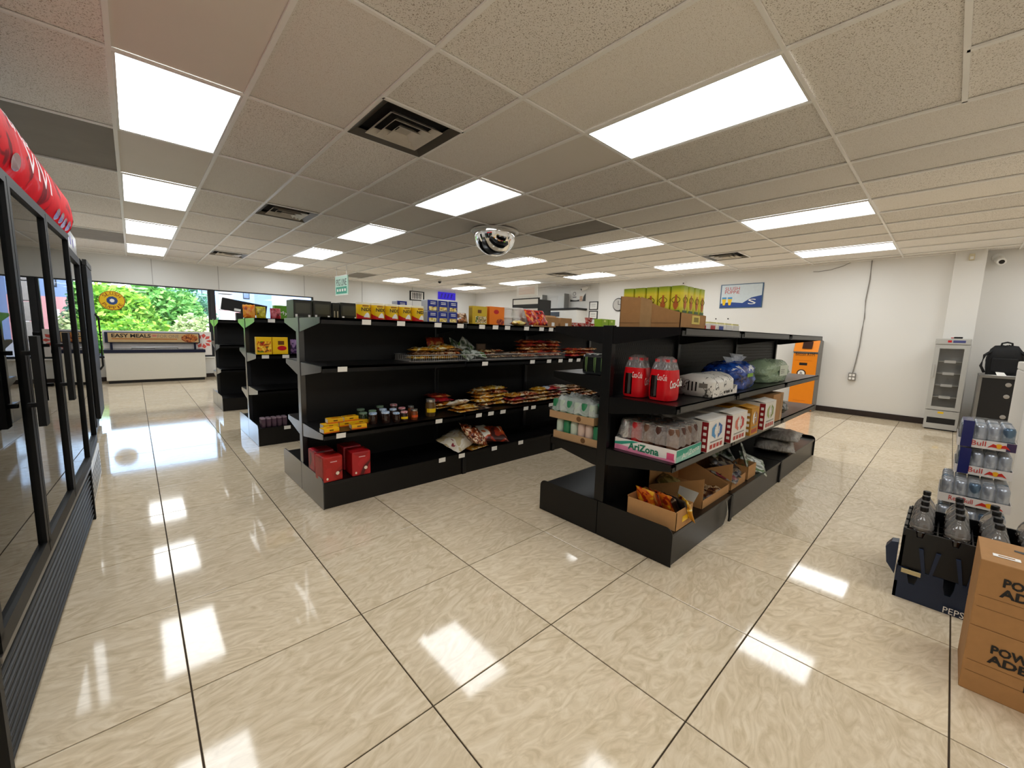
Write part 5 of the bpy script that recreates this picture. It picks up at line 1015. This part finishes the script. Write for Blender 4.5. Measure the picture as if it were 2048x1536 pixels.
PETM = pm('clear_bottle_neck', '#c9c5c1', rough=.03, var=.1, scale=60, coat=1, trans=.75, ior=1.3); SODA = pm('dark_soda', '#120806', rough=.06, coat=.5); CAP = pm('black_cap', '#0f0f10', rough=.35)
_rowl = ['front', 'second', 'third', 'back']; _coll = ['leftmost', 'second', 'third', 'rightmost']
SB1 = MB().lathe([(.03, 0), (.044, .006), (.046, .02), (.046, .175), (.045, .19)], 20).me(SODA, True); SB2 = MB().lathe([(.045, .19), (.0445, .203), (.041, .222), (.032, .245), (.020, .262), (.0145, .272), (.0135, .285)], 20).me(PETM, True); SB3 = MB().lathe([(.0155, .282), (.016, .284), (.016, .302), (.014, .304)], 16).me(CAP)
for i in range(4):
    for j in range(4):
        q = thing('soda_bottle', 'soda bottle with black cap in the crate, %s row, %s column' % (_rowl[i], _coll[j]), 'bottle', (2.806+Dx2*(i+.5)/4, .07-Dy2*(j+.5)/4, .1785), random.uniform(0, 6), 'soda bottles in the crate')
        ob('bottle_body', SB1, q); ob('bottle_shoulder', SB2, q); ob('cap', SB3, q)
RBW = pm('energy_tray_white', '#d9d3cf', rough=.45); RBB = pm('energy_dark_blue', '#151c5a', rough=.35); RBR = pm('energy_red', '#c0281e', rough=.4); RBY = pm('energy_yellow', '#e8a81e', rough=.4)
CAN1 = MB().lathe([(.021, 0), (.0262, .007), (.0262, .118), (.021, .132)], 14).me(pm('silver_blue_can', '#a3a9b4', rough=.28, metal=.6, var=.25, scale=40), True); CAN2 = MB().lathe([(.021, 0), (.0262, .007), (.0262, .118), (.021, .132)], 14).me(pm('blue_can', '#5c7186', rough=.28, metal=.6), True)
_rb = ['bottom', 'second', 'third', 'fourth', 'top']
for lev in range(5):
    x0 = [3.58, 3.58, 3.60, 3.72, 3.72][lev]; y1 = [-.035, -.035, -.035, -.085, -.08][lev]; ny = [5, 5, 5, 4, 4][lev]; nx = 6; wy = ny*.0555+.012; wx = nx*.0555+.012
    t = thing('energy_drink_tray', '%s white tray of silver energy drink cans in the stack by the wall' % _rb[lev], 'drink case', (x0, y1-wy, lev*.169+.001), 0, 'stacked trays of energy drink cans'); h = .052
    B('tray_floor', (.002, .002, 0), (wx-.002, wy-.002, .004), RBW, t)
    for a, b in (((0, 0, 0), (wx, .003, h)), ((0, wy-.003, 0), (wx, wy, h)), ((0, .003, 0), (.003, wy-.003, h)), ((wx-.003, .003, 0), (wx, wy-.003, h))): B('tray_wall', a, b, RBW, t)
    lo, hi = (0, 0, 0), (wx, wy, h)
    text('Red Bull' if lev == 2 else 'Bull', lo, hi, '-X', (.16, .3, .50, .85) if lev == 2 else (.25, .3, .5, .88), RBR, t); decal('yellow_sun', lo, hi, '-X', None, RBY, t, .0016, [(.72+.06*math.cos(q), .5+.28*math.sin(q)) for q in [i*math.pi/8 for i in range(16)]])
    for s in (-1, 1): decal('bull_mark', lo, hi, '-X', None, RBR, t, .002, [(.72+s*.03, .3), (.72+s*.05, .62), (.72+s*.1, .72), (.72+s*.17, .35), (.72+s*.19, .2), (.72+s*.12, .34)])
    if lev == 4: decal('violet_corner', lo, hi, '-X', (.84, .02, 1, .98), pm('violet_print', '#3a2a4e', rough=.4), t)
    for i in range(nx):
        for j in range(ny): ob('can', CAN1 if (i*7+j*3+lev) % 4 else CAN2, t, (.034+i*.0555, .034+j*.0555, .005))
    if lev > 2: decal('blue_strap', (0, 0, .05), (wx, wy, .16), '-X', (.06, -.45, .26, 1), RBB, t, .003); B('blue_strap_top', (0.0, wy*.74, .139), (wx, wy*.94, .141), RBB, t)
    v = []; f = []
    for j in range(9):
        for i in range(9):
            a, b = i/8, j/8; e = max(abs(2*a-1), abs(2*b-1)); v.append((wx*(-.008+1.016*a), wy*(-.008+1.016*b), .150-.008*max(0, (e-.8)/.2)-.085*(e > .99)+.004*noise2(a*9, b*9, lev)))
    for j in range(8):
        for i in range(8): q = j*9+i; f.append((q, q+1, q+10, q+9))
    ob('shrink_wrap', mesh('wrap', v, f, film('can_wrap', '#eef0f2', .16, .08, .8), True), t)
t = thing('white_freezer', 'white cabinet at the right edge behind the can trays', 'cabinet', (4.30, -.36, 0)); B('cabinet_body', (0, -.75, .05), (.8, 0, 1.12), WALLM, t, bevel=.01); B('lid', (-.01, -.76, 1.12), (.81, .0, 1.18), WHITEP, t, bevel=.01); B('plinth', (.03, -.72, 0), (.77, -.03, .05), INK, t)

# ------------------------------------------------------------------ right wall: fridge, cabinet, bag, cash machine, poster, cable
GYF = pm('grey_fridge_plastic', '#b9b8b4', rough=.4, var=.03)
t = thing('display_fridge', 'small grey glass door display fridge in front of the column', 'fridge', (8.93, .01, 0)); w = .18; lo, hi = (0, -w, .0), (.33, w, 1.39)
m = MB(); m.box((.03, -w, .03), (.33, -w+.025, 1.37)).box((.03, w-.025, .03), (.33, w, 1.37)).box((.30, -w+.025, .03), (.33, w-.025, 1.37)).box((.03, -w+.025, 1.30), (.30, w-.025, 1.37)).box((.03, -w+.025, .03), (.30, w-.025, .30)); m.ob('fridge_body', GYF, t)
B('header', (-.005, -w-.003, 1.30), (.10, w+.003, 1.39), GYF, t, bevel=.012); decal('header_print', (-.005, -w, 1.30), (.1, w, 1.39), '-X', (.5, .3, .85, .7), pm('slate_blue_ink', '#4a4f86', rough=.4), t); decal('header_print', (-.005, -w, 1.30), (.1, w, 1.39), '-X', (.35, .35, .46, .7), REDP, t)
m = MB(); m.box((0, -w, .31), (.028, w, .36)).box((0, -w, 1.24), (.028, w, 1.295)).box((0, -w, .36), (.028, -w+.055, 1.24)).box((0, w-.055, .36), (.028, w, 1.24)); dr = m.ob('door', GYF, t); B('glass_pane', (.012, -w+.055, .36), (.017, w-.055, 1.24), GLASS, dr); B('handle', (-.02, w-.03, .8), (0, w-.01, 1.0), GYF, dr, bevel=.004)
for z in (.50, .68, .86, 1.04): o = B('shelf', (.05, -w+.03, z), (.29, w-.03, z+.008), WHITEP, t); decal('shelf_tag', (-.12, -w+.03, -.004), (.12, w-.03, .004), '-X', (.3, -2, .7, 3), WINK, o, .003)
decal('yellow_badge', (0, -w, .2), (.03, w, .3), '-X', (.38, .55, .55, .85), YELP, t, .002); B('lower_grille', (.0, -w+.03, .1), (.03, w-.03, .19), INK, t); m = MB(); m.box((0, -w, .02), (.03, -w+.03, .3)).box((0, w-.03, .02), (.03, w, .3)).box((0, -w+.03, .19), (.03, w-.03, .3)).box((0, -w+.03, .02), (.03, w-.03, .1)); m.ob('lower_front', GYF, t); B('foot_plinth', (.02, -w+.02, 0), (.32, w-.02, .03), INK, t)
t = thing('small_ornament', 'small dark object with red tip lying on the display fridge', 'ornament', (9.0, -.03, 1.391)); B('ornament_body', (-.04, -.05, 0), (.03, .04, .025), INK, t, bevel=.006); B('ornament_tip', (-.02, .04, .002), (.01, .07, .015), REDP, t, bevel=.003)
t = thing('black_cabinet', 'low black cabinet with grey edges and round locks by the column', 'cabinet', (8.6, -.29, 0)); B('cabinet_body', (.012, -.80, .04), (.6, -.012, .86), INK, t); B('top_board', (-.01, -.82, .86), (.62, .0, .895), pm('grey_edge', '#77746f', rough=.4), t, bevel=.003); B('side_edge', (-.002, -.03, .04), (.6, .0, .86), pm('grey_edge', '#77746f', rough=.4), t); B('plinth', (.03, -.78, 0), (.58, -.03, .04), INK, t)
for z in (.78, .62, .34): soft(MB().lathe([(.028, 0), (.028, .006), (.022, .009)], 18).ob('round_lock', pm('lock_grey', '#a09a94', rough=.3), t, (.012, -.27, z), (0, -math.pi/2, 0)))
t = thing('paper_sheet', 'loose white paper sheet lying on the black cabinet', 'paper', (8.75, -.53, .896), .5); B('sheet', (-.10, -.15, 0), (.10, .15, .002), WINK, t); wall('curled_corner', [(-.10, .05, .002), (-.10, .15, .002), (-.06, .15, .05), (-.06, .06, .045)], WINK, t, .001)
BPM = pm('black_nylon', '#0d0d0f', rough=.75, var=.3, scale=60, bump=.2)
t = lump('backpack', 'black backpack standing on the black cabinet', .20, .34, .40, (8.86, -.50, .897), BPM, 5, 'backpack', 0, 24, 12, 4.5, .02)
MB().tube([(-.02, -.05, .395), (-.02, -.045, .44), (-.02, 0, .455), (-.02, .045, .44), (-.02, .05, .395)], .011, 8).ob('top_handle', BPM, t); lump_p = B('front_pocket', (-.125, -.12, .04), (-.09, .12, .24), BPM, t, bevel=.02)
for s in (-1, 1): MB().tube([(-.02, s*.08, .38), (-.11, s*.19, .27), (-.10, s*.21, .12), (-.05, s*.17, .03)], .016, 6).ob('shoulder_strap', BPM, t)
ORG = pm('orange_machine_paint', '#f08a0c', rough=.4, var=.02); GRM = pm('grey_machine_side', '#77736e', rough=.45)
t = thing('cash_machine', 'orange free-standing cash machine with grey sides against the wall', 'cash machine', (9.05, 1.83, 0)); w = .19
B('machine_body', (.01, -w, .0), (.345, w, 1.08), GRM, t, bevel=.004); B('front_panel', (-.012, -w+.006, .02), (.01, w-.006, 1.06), ORG, t, bevel=.004); MB().prism([(.345, 1.08), (.345, 1.30), (.10, 1.33), (-.015, 1.10), (-.015, 1.08)], 'y', -w, w).ob('head', GRM, t)
o_ = ob('head_face', mesh('hf', [(-.018, w-.004, 1.10), (-.018, -w+.004, 1.10), (.097, -w+.004, 1.332), (.097, w-.004, 1.332)], [(0, 1, 2, 3)], ORG), t); ob('screen', mesh('sc', [(.002, .06, 1.15), (.002, -.09, 1.15), (.068, -.09, 1.285), (.068, .06, 1.285)], [(0, 1, 2, 3)], pm('dark_screen', '#3a2420', rough=.1)), t, (-.008, 0, .004))
lo, hi = (-.013, -w, .0), (.3, w, 1.06); text('Bitcoin ATM', lo, hi, '-X', (.12, .965, .88, 1.02), INK, t, .012)
decal('card_slot', lo, hi, '-X', (.3, .80, .62, .845), INK, t); decal('coin_ring', lo, hi, '-X', None, pm('coin_dark', '#3a1a0e', rough=.4), t, .0014, [(.42+.19*math.cos(q), .66+.068*math.sin(q)) for q in [i*math.pi/12 for i in range(24)]]); decal('coin_face', lo, hi, '-X', None, WINK, t, .002, [(.42+.14*math.cos(q), .66+.05*math.sin(q)) for q in [i*math.pi/12 for i in range(24)]]); text('B', lo, hi, '-X', (.37, .635, .47, .685), INK, t, .003)
text('bitcoin', lo, hi, '-X', (.22, .54, .7, .575), INK, t); decal('hatch_line', lo, hi, '-X', (.2, .18, .7, .185), pm('dark_orange_line', '#c96a08', rough=.5), t); decal('hatch_line', lo, hi, '-X', (.1, .88, .8, .885), pm('dark_orange_line', '#c96a08', rough=.5), t)  # hatch edges drawn as thin lines in a darker orange
t = thing('drink_poster', 'framed blue and white drink poster with red lettering on wall', 'poster', (9.392, 3.135, 1.945)); lo, hi = (-.006, -.41, 0), (.006, .41, .495); B('poster_frame', lo, hi, pm('blue_grey_frame', '#41607f', rough=.4), t); decal('poster_face', lo, hi, '-X', (.025, .03, .975, .97), pm('poster_pale', '#cfd9de', rough=.35), t)
decal('blue_ground', lo, hi, '-X', None, pm('poster_blue', '#28478e', rough=.35), t, .002, [(.025, .03), (.975, .03), (.975, .5), (.75, .42), (.55, .2), (.25, .25), (.025, .2)]); text('SLUSH', lo, hi, '-X', (.11, .75, .46, .88), RBR, t, .003); text('PUPPiE', lo, hi, '-X', (.11, .6, .46, .73), RBR, t, .003); text('S', lo, hi, '-X', (.68, .14, .86, .36), WINK, t, .004)
for u in (.05, .19): decal('cup_picture', lo, hi, '-X', None, YELP, t, .003, [(u+.03, .12), (u+.08, .12), (u+.11, .38), (u, .38)]); decal('cup_lid', lo, hi, '-X', (u, .38, u+.11, .46), LBL, t, .003)
CBL_ = pm('grey_cable', '#8d8780', rough=.5)
t = thing('wall_outlet', 'grey quad outlet box with a cable rising to the ceiling', 'outlet', (9.4, 1.17, .62)); B('outlet_box', (-.05, -.05, 0), (0, .05, .13), pm('grey_metal_box', '#8a857e', rough=.4, metal=.5), t, bevel=.006)
for a in (-.04, .006):
    for b in (.015, .075): B('socket', (-.053, a, b), (-.05, a+.034, b+.04), WINK, t)
MB().tube([(-.02, .0, .13), (-.018, -.02, .3), (-.012, -.045, .6), (-.012, -.05, .9), (-.012, -.06, 1.1), (-.012, -.045, 1.4), (-.012, -.065, 1.75), (-.012, -.06, 2.078)], .009, 6).ob('cable', CBL_, t)
t = thing('loose_wire', 'loose grey wire drooping from the ceiling edge on white wall', 'wire', (9.396, 1.55, 2.69)); MB().tube([(0, -.15, .0), (-.002, -.05, -.05), (-.002, .12, -.10), (-.002, .3, -.115), (-.002, .38, -.11)], .005, 5).ob('wire_strand', CBL_, t)
for k, (y, z) in enumerate(((3.6, 1.72), (3.35, 1.72))): t = thing('wall_screw', ['left dark screw anchor under the drink poster', 'right dark screw anchor under the drink poster'][k], 'screw', (9.4, y, z)); soft(MB().lathe([(.014, 0), (.014, .008), (.006, .012)], 10).ob('screw_head', GRL, t, (0, 0, 0), (0, -math.pi/2, 0)))
t = thing('wall_clock', 'round dark rimmed wall clock half hidden by the oil tins', 'clock', (9.4, 6.07, 2.10)); soft(MB().lathe([(.17, 0), (.17, .03), (.15, .04)], 28).ob('clock_rim', GRL, t, (0, 0, 0), (0, -math.pi/2, 0))); MB().lathe([(.148, .034), (.148, .0405)], 28).ob('clock_face', pm('clock_grey', '#b9b5b0', rough=.4), t, (0, 0, 0), (0, -math.pi/2, 0)); B('clock_hand', (-.044, -.006, 0), (-.042, .006, .1), INK, t); B('clock_hand', (-.044, -.07, -.006), (-.042, 0, .006), INK, t)

# ------------------------------------------------------------------ far corner: counter side
def frame_pic(loc, w, h, label, face='-X', inner=WINK):
    t = thing('picture_frame', label, 'picture frame', loc, 0 if face == '-X' else math.pi/2*-1 if False else 0)
    if face == '-X': lo, hi = (-.012, -w/2, 0), (0, w/2, h)
    else: lo, hi = (-w/2, -.012, 0), (w/2, 0, h)
    B('frame', lo, hi, INK, t); decal('document', lo, hi, face, (.1, .1, .9, .9), inner, t)
    for v in (.65, .55, .35): decal('text_line', lo, hi, face, (.25, v, .75, v+.03), pm('grey_ink', '#8c8a85', rough=.5), t, .002)
    return t, lo, hi
frame_pic((9.548, 6.98, 1.995), .30, .23, 'upper black framed certificate near the wall corner'); frame_pic((9.548, 6.98, 1.735), .30, .23, 'lower black framed certificate near the wall corner')
t = thing('wall_poster', 'white poster with dark swoosh and round emblem at the back wall', 'poster', (9.548, 7.55, 2.25)); lo, hi = (-.006, -.28, 0), (0, .28, .32); B('poster_sheet', lo, hi, WINK, t); decal('dark_swoosh', lo, hi, '-X', None, GRL, t, .0014, [(0, 0), (.6, 0), (.6, .16), (.4, .1), (.2, .12), (0, .2)]); decal('dark_swoosh', lo, hi, '-X', None, GRL, t, .0014, [(.8, 0), (1, 0), (1, .7), (.85, .4)]); decal('photo_patch', lo, hi, '-X', (.62, 0, .8, .45), printed('portrait_print', ['#6a4432', '#b98a6a', '#d9b59a'], 20, bump=0, huevar=0, valvar=0), t); MB().tube([(-.008, .13+.05*math.cos(q), .22+.05*math.sin(q)) for q in [i*math.pi/8 for i in range(16)]], .006, 4, True).ob('round_emblem', GRL, t); decal('emblem_text', lo, hi, '-X', (.16, .36, .4, .42), GRL, t)
t = thing('wall_cabinet', 'white back cabinet with black top rail along the far wall', 'cabinet', (9.1, 8.2, 0)); B('cabinet_body', (0, -.98, .05), (.44, .95, 1.97), WHITEP, t, bevel=.004); B('top_rail', (-.02, -1.0, 1.99), (.44, .97, 2.035), INK, t); B('rail_post', (.0, -.98, 1.97), (.4, .95, 1.99), pm('grey_edge', '#77746f', rough=.4), t); B('grey_panel', (-.012, -.35, 1.80), (0, .93, 1.93), pm('slate_panel', '#4d545e', rough=.4), t); B('plinth', (.02, -.95, 0), (.42, .92, .05), INK, t)
for k, (y, d) in enumerate(((8.85, .2), (8.0, .25))): t = thing('wall_upright', ['left grey shelf upright standing on the white back cabinet', 'right grey shelf upright standing on the white back cabinet'][k], 'upright', (9.32, y, 2.036)); B('upright_board', (0, -d/2, 0), (.2, d/2, .36), pm('pale_grey_board', '#c9c9c6', rough=.5), t); B('upright_edge', (-.01, -d/2-.012, 0), (.2, -d/2, .44), pm('mid_grey_edge', '#8f8f8c', rough=.5), t)
t = thing('menu_display', 'tall black framed display cabinet with white header near the counter', 'display', (8.0, 8.15, 0)); B('display_body', (.02, -.5, .05), (.5, .5, 2.2), GRL, t); m = MB(); m.box((0, -.52, 1.7), (.03, -.48, 2.245)).box((0, .48, 1.7), (.03, .52, 2.245)).box((0, -.48, 2.215), (.03, .48, 2.245)); m.ob('black_frame', INK, t); B('white_header', (.0, -.48, 2.08), (.018, .48, 2.215), WINK, t); B('dark_band', (.0, -.48, 1.96), (.018, .48, 2.08), GRL, t); B('white_panel', (.0, -.48, .3), (.018, .48, 1.96), WHITEP, t); B('plinth', (.04, -.48, 0), (.48, .48, .05), INK, t)
t = thing('ceiling_notice', 'white printed notice board hanging below the ceiling light', 'sign', (8.0, 8.1, 2.30)); lo, hi = (-.008, -.40, 0), (.008, .40, .28); B('notice_board', lo, hi, WINK, t); m = [decal('notice_text', lo, hi, '-X', (.12, v, .88, v+.035), pm('pale_orange_ink', '#e3b7a2', rough=.5), t) for v in (.2, .32, .44, .56, .68, .8)]
for s in (-.3, .3): MB().tube([(0, s, .28), (0, s, .40)], .004, 4).ob('hanger', STEEL, t)
t, lo, hi = frame_pic((7.07, YF-.002, 2.27), .55, .31, 'framed black and white striped picture on the shopfront wall', '-Y')
for k in range(6): decal('dark_stripe', lo, hi, '-Y', None, GRL, t, .003, [(.18+.11*k, .15), (.23+.11*k, .15), (.15+.11*k+.1, .85), (.12+.11*k+.06, .85)])
t = thing('neon_sign', 'glowing blue violet sign on the shopfront wall', 'sign', (8.25, YF-.02, 2.39)); lo, hi = (-.36, -.015, 0), (.36, .015, .25); B('sign_box', lo, hi, emit('violet_glow', '#4a3ad9', .7), t, bevel=.006); [decal('dark_stroke', lo, hi, '-Y', None, pm('dark_violet', '#2a1c8e', rough=.4), t, .003, [(u, .2), (u+.05, .2), (u+.12, .8), (u+.06, .8)]) for u in (.12, .32, .5, .7)]
t = thing('checkout_counter', 'white checkout counter mostly hidden behind the shelves', 'counter', (6.4, 9.9, 0)); B('counter_body', (-.8, -.28, .04), (.8, .28, .98), WHITEP, t); B('worktop', (-.83, -.31, .98), (.83, .31, 1.02), GRL, t, bevel=.004); B('plinth', (-.78, -.26, 0), (.78, .26, .04), INK, t)
t = thing('till_monitor', 'dark till monitor on a stand beyond the blue tins', 'monitor', (6.12, 9.8, 1.02)); B('stand', (-.03, -.03, 0), (.03, .03, .6), INK, t); B('stand_foot', (-.14, -.1, 0), (.14, .1, .02), INK, t, bevel=.005); B('monitor_case', (-.2, -.03, .56), (.2, .03, .90), INK, t, bevel=.01); decal('screen', (-.2, -.03, .56), (.2, .03, .90), '-Y', (.06, .08, .94, .94), pm('pale_screen', '#9fb4c4', rough=.2, emis=.4), t)
# ------------------------------------------------------------------ outside the windows
struct(B('ground_outside', (-40, YF+.2, -.25), (50, 80, -.15), pm('pale_asphalt', '#8d8c8a', rough=.9, scale=2)), 'paved street outside the shop windows')
LEAF = {}
def leafmat(name, a, b):
    m, N, L, bs = newmat(name); gi_ = N.new('ShaderNodeNewGeometry'); cr = N.new('ShaderNodeValToRGB'); e = cr.color_ramp.elements; e[0].color = (*lin(a), 1); e[1].color = (*lin(b), 1)
    L.new(gi_.outputs['Random Per Island'], cr.inputs[0]); L.new(cr.outputs[0], bs.inputs['Base Color']); bs.inputs['Roughness'].default_value = .6; bs.inputs['Subsurface Weight'].default_value = 0
    tr = N.new('ShaderNodeBsdfTranslucent'); mx = N.new('ShaderNodeMixShader'); mx.inputs[0].default_value = .3; out = [n for n in N if n.type == 'OUTPUT_MATERIAL'][0]
    L.new(cr.outputs[0], tr.inputs[0]); L.new(bs.outputs[0], mx.inputs[1]); L.new(tr.outputs[0], mx.inputs[2]); L.new(mx.outputs[0], out.inputs[0]); return m
LV = [leafmat('leaf_bright', '#4f8a2c', '#a9d44a'), leafmat('leaf_mid', '#3f7a34', '#86bf5a'), leafmat('leaf_blue', '#2f6a4a', '#7fae8c'), leafmat('leaf_pale', '#7f9a5a', '#d3d9a0')]
BARK = pm('bark', '#5a4a3a', rough=.9, bump=.4)
def tree(label, x, y, rx, ry, rz, zc, mat, n, seed, cat='tree', size=.17):
    rnd = random.Random(seed); t = thing('leafy_'+cat, label, cat, (x, y, -.15)); v = []; f = []
    for _ in range(n):
        u = rnd.uniform(-1, 1); q = rnd.uniform(0, 2*math.pi); s_ = math.sqrt(1-u*u); rr = (rnd.random()**.35)*(1+.18*math.sin(3*q+seed)*math.cos(4*u+seed)); c = Vector((rx*rr*s_*math.cos(q), ry*rr*s_*math.sin(q), zc+rz*rr*u))
        if c.z < .1: continue
        a = Vector((rnd.uniform(-1, 1), rnd.uniform(-1, 1), rnd.uniform(-.6, .6))).normalized(); b = a.cross(Vector((rnd.uniform(-1, 1), rnd.uniform(-1, 1), rnd.uniform(-1, 1)))).normalized(); l = size*rnd.uniform(.6, 1.3)
        k = len(v); v += [c-a*l, c+b*l*.45, c+a*l, c-b*l*.45]; f.append((k, k+1, k+2, k+3))
    o = ob('foliage', mesh('foliage', v, f, mat), t); o['kind'] = 'stuff'
    MB().tube([(0, 0, 0), (.05, .02, zc*.6), (0, 0, zc+rz*.3)], .12 if cat == 'tree' else .05, 8).ob('trunk', BARK, t)
tree('bright green tree filling the left of the window view', -1.2, 24.5, 2.2, 1.6, 1.55, 1.5, LV[0], 7000, 1)
tree('mid green tree in the middle of the window view', 1.0, 28.3, 2.3, 1.8, 1.75, 1.65, LV[1], 7000, 2)
tree('blue green tree behind the pale bush', 2.1, 32.2, 2.0, 1.6, 1.85, 1.75, LV[2], 5000, 3)
tree('tall green tree beyond the left edge of the window', -4.8, 27, 2.4, 2, 1.7, 1.6, LV[1], 5000, 4)
tree('low yellow green bush under the trees', .05, 21.5, .95, .8, .75, .8, LV[0], 3000, 5, 'bush', .12)
tree('pale flowering bush right of the yellow green one', 1.9, 21.5, .85, .7, .9, .85, LV[3], 2600, 6, 'bush', .12)
tree('low green bush at the left bottom of the window', -1.9, 21.8, 1.0, .7, .8, .8, LV[1], 2200, 7, 'bush', .12)
PINK = pm('pink_brick', '#d39a98', rough=.85, var=.06, scale=1.5); BLU = pm('slate_blue_cladding', '#7f96b8', rough=.8, var=.05)
t = thing('townhouse', 'pink brick house with slate blue upper storey across the street', 'building', (5.6, 44, -.15)); B('brick_storey', (-1.7, 0, 0), (3.2, 6, 3.1), PINK, t); B('upper_storey', (-1.7, 0, 3.1), (3.2, 6, 6.6), BLU, t); MB().prism([(-2, 6.6), (3.5, 6.6), (2.4, 8), (-.9, 8)], 'y', -.2, 6.2).ob('roof', pm('dark_roof', '#54565c', rough=.9), t)
for x in (-1.1, .4, 1.9):
    w_ = B('window', (x, -.04, 3.8), (x+.5, 0, 5.2), INK, t); decal('pane', (-.25, -.02, -.7), (.25, .02, .7), '-Y', (.1, .06, .9, .94), pm('far_glass', '#5a6a80', rough=.15), w_); B('window', (x, -.04, .9), (x+.6, 0, 2.2), pm('white_frame', '#e3e0da', rough=.6), t)
t = thing('pale_building', 'pale grey shop building seen through the second window', 'building', (12.5, 36, -.15)); B('front_wall', (-4.5, 0, 0), (7, 6, 4.4), pm('pale_grey_render', '#8296b8', rough=.9, var=.04, scale=1), t); B('fascia', (-4.5, -.3, 2.6), (7, 0, 3.5), pm('grey_fascia', '#b4bcc8', rough=.7), t)
for k in range(5): w_ = B('shop_window', (-4+2.1*k, -.05, .3), (-2.3+2.1*k, 0, 2.4), pm('blue_far_glass', '#41618f', rough=.2), t)
t = thing('stone_pier', 'patterned pale stone pier outside beside the mullion', 'pier', (2.05, 14.6, -.15)); 
for k in range(6): B('stone_block', (-.17, -.17, .02+.46*k), (.17, .17, .46+.46*k), pm('pale_stone', '#a9a49c', rough=.9, var=.15, scale=9), t, bevel=.02)
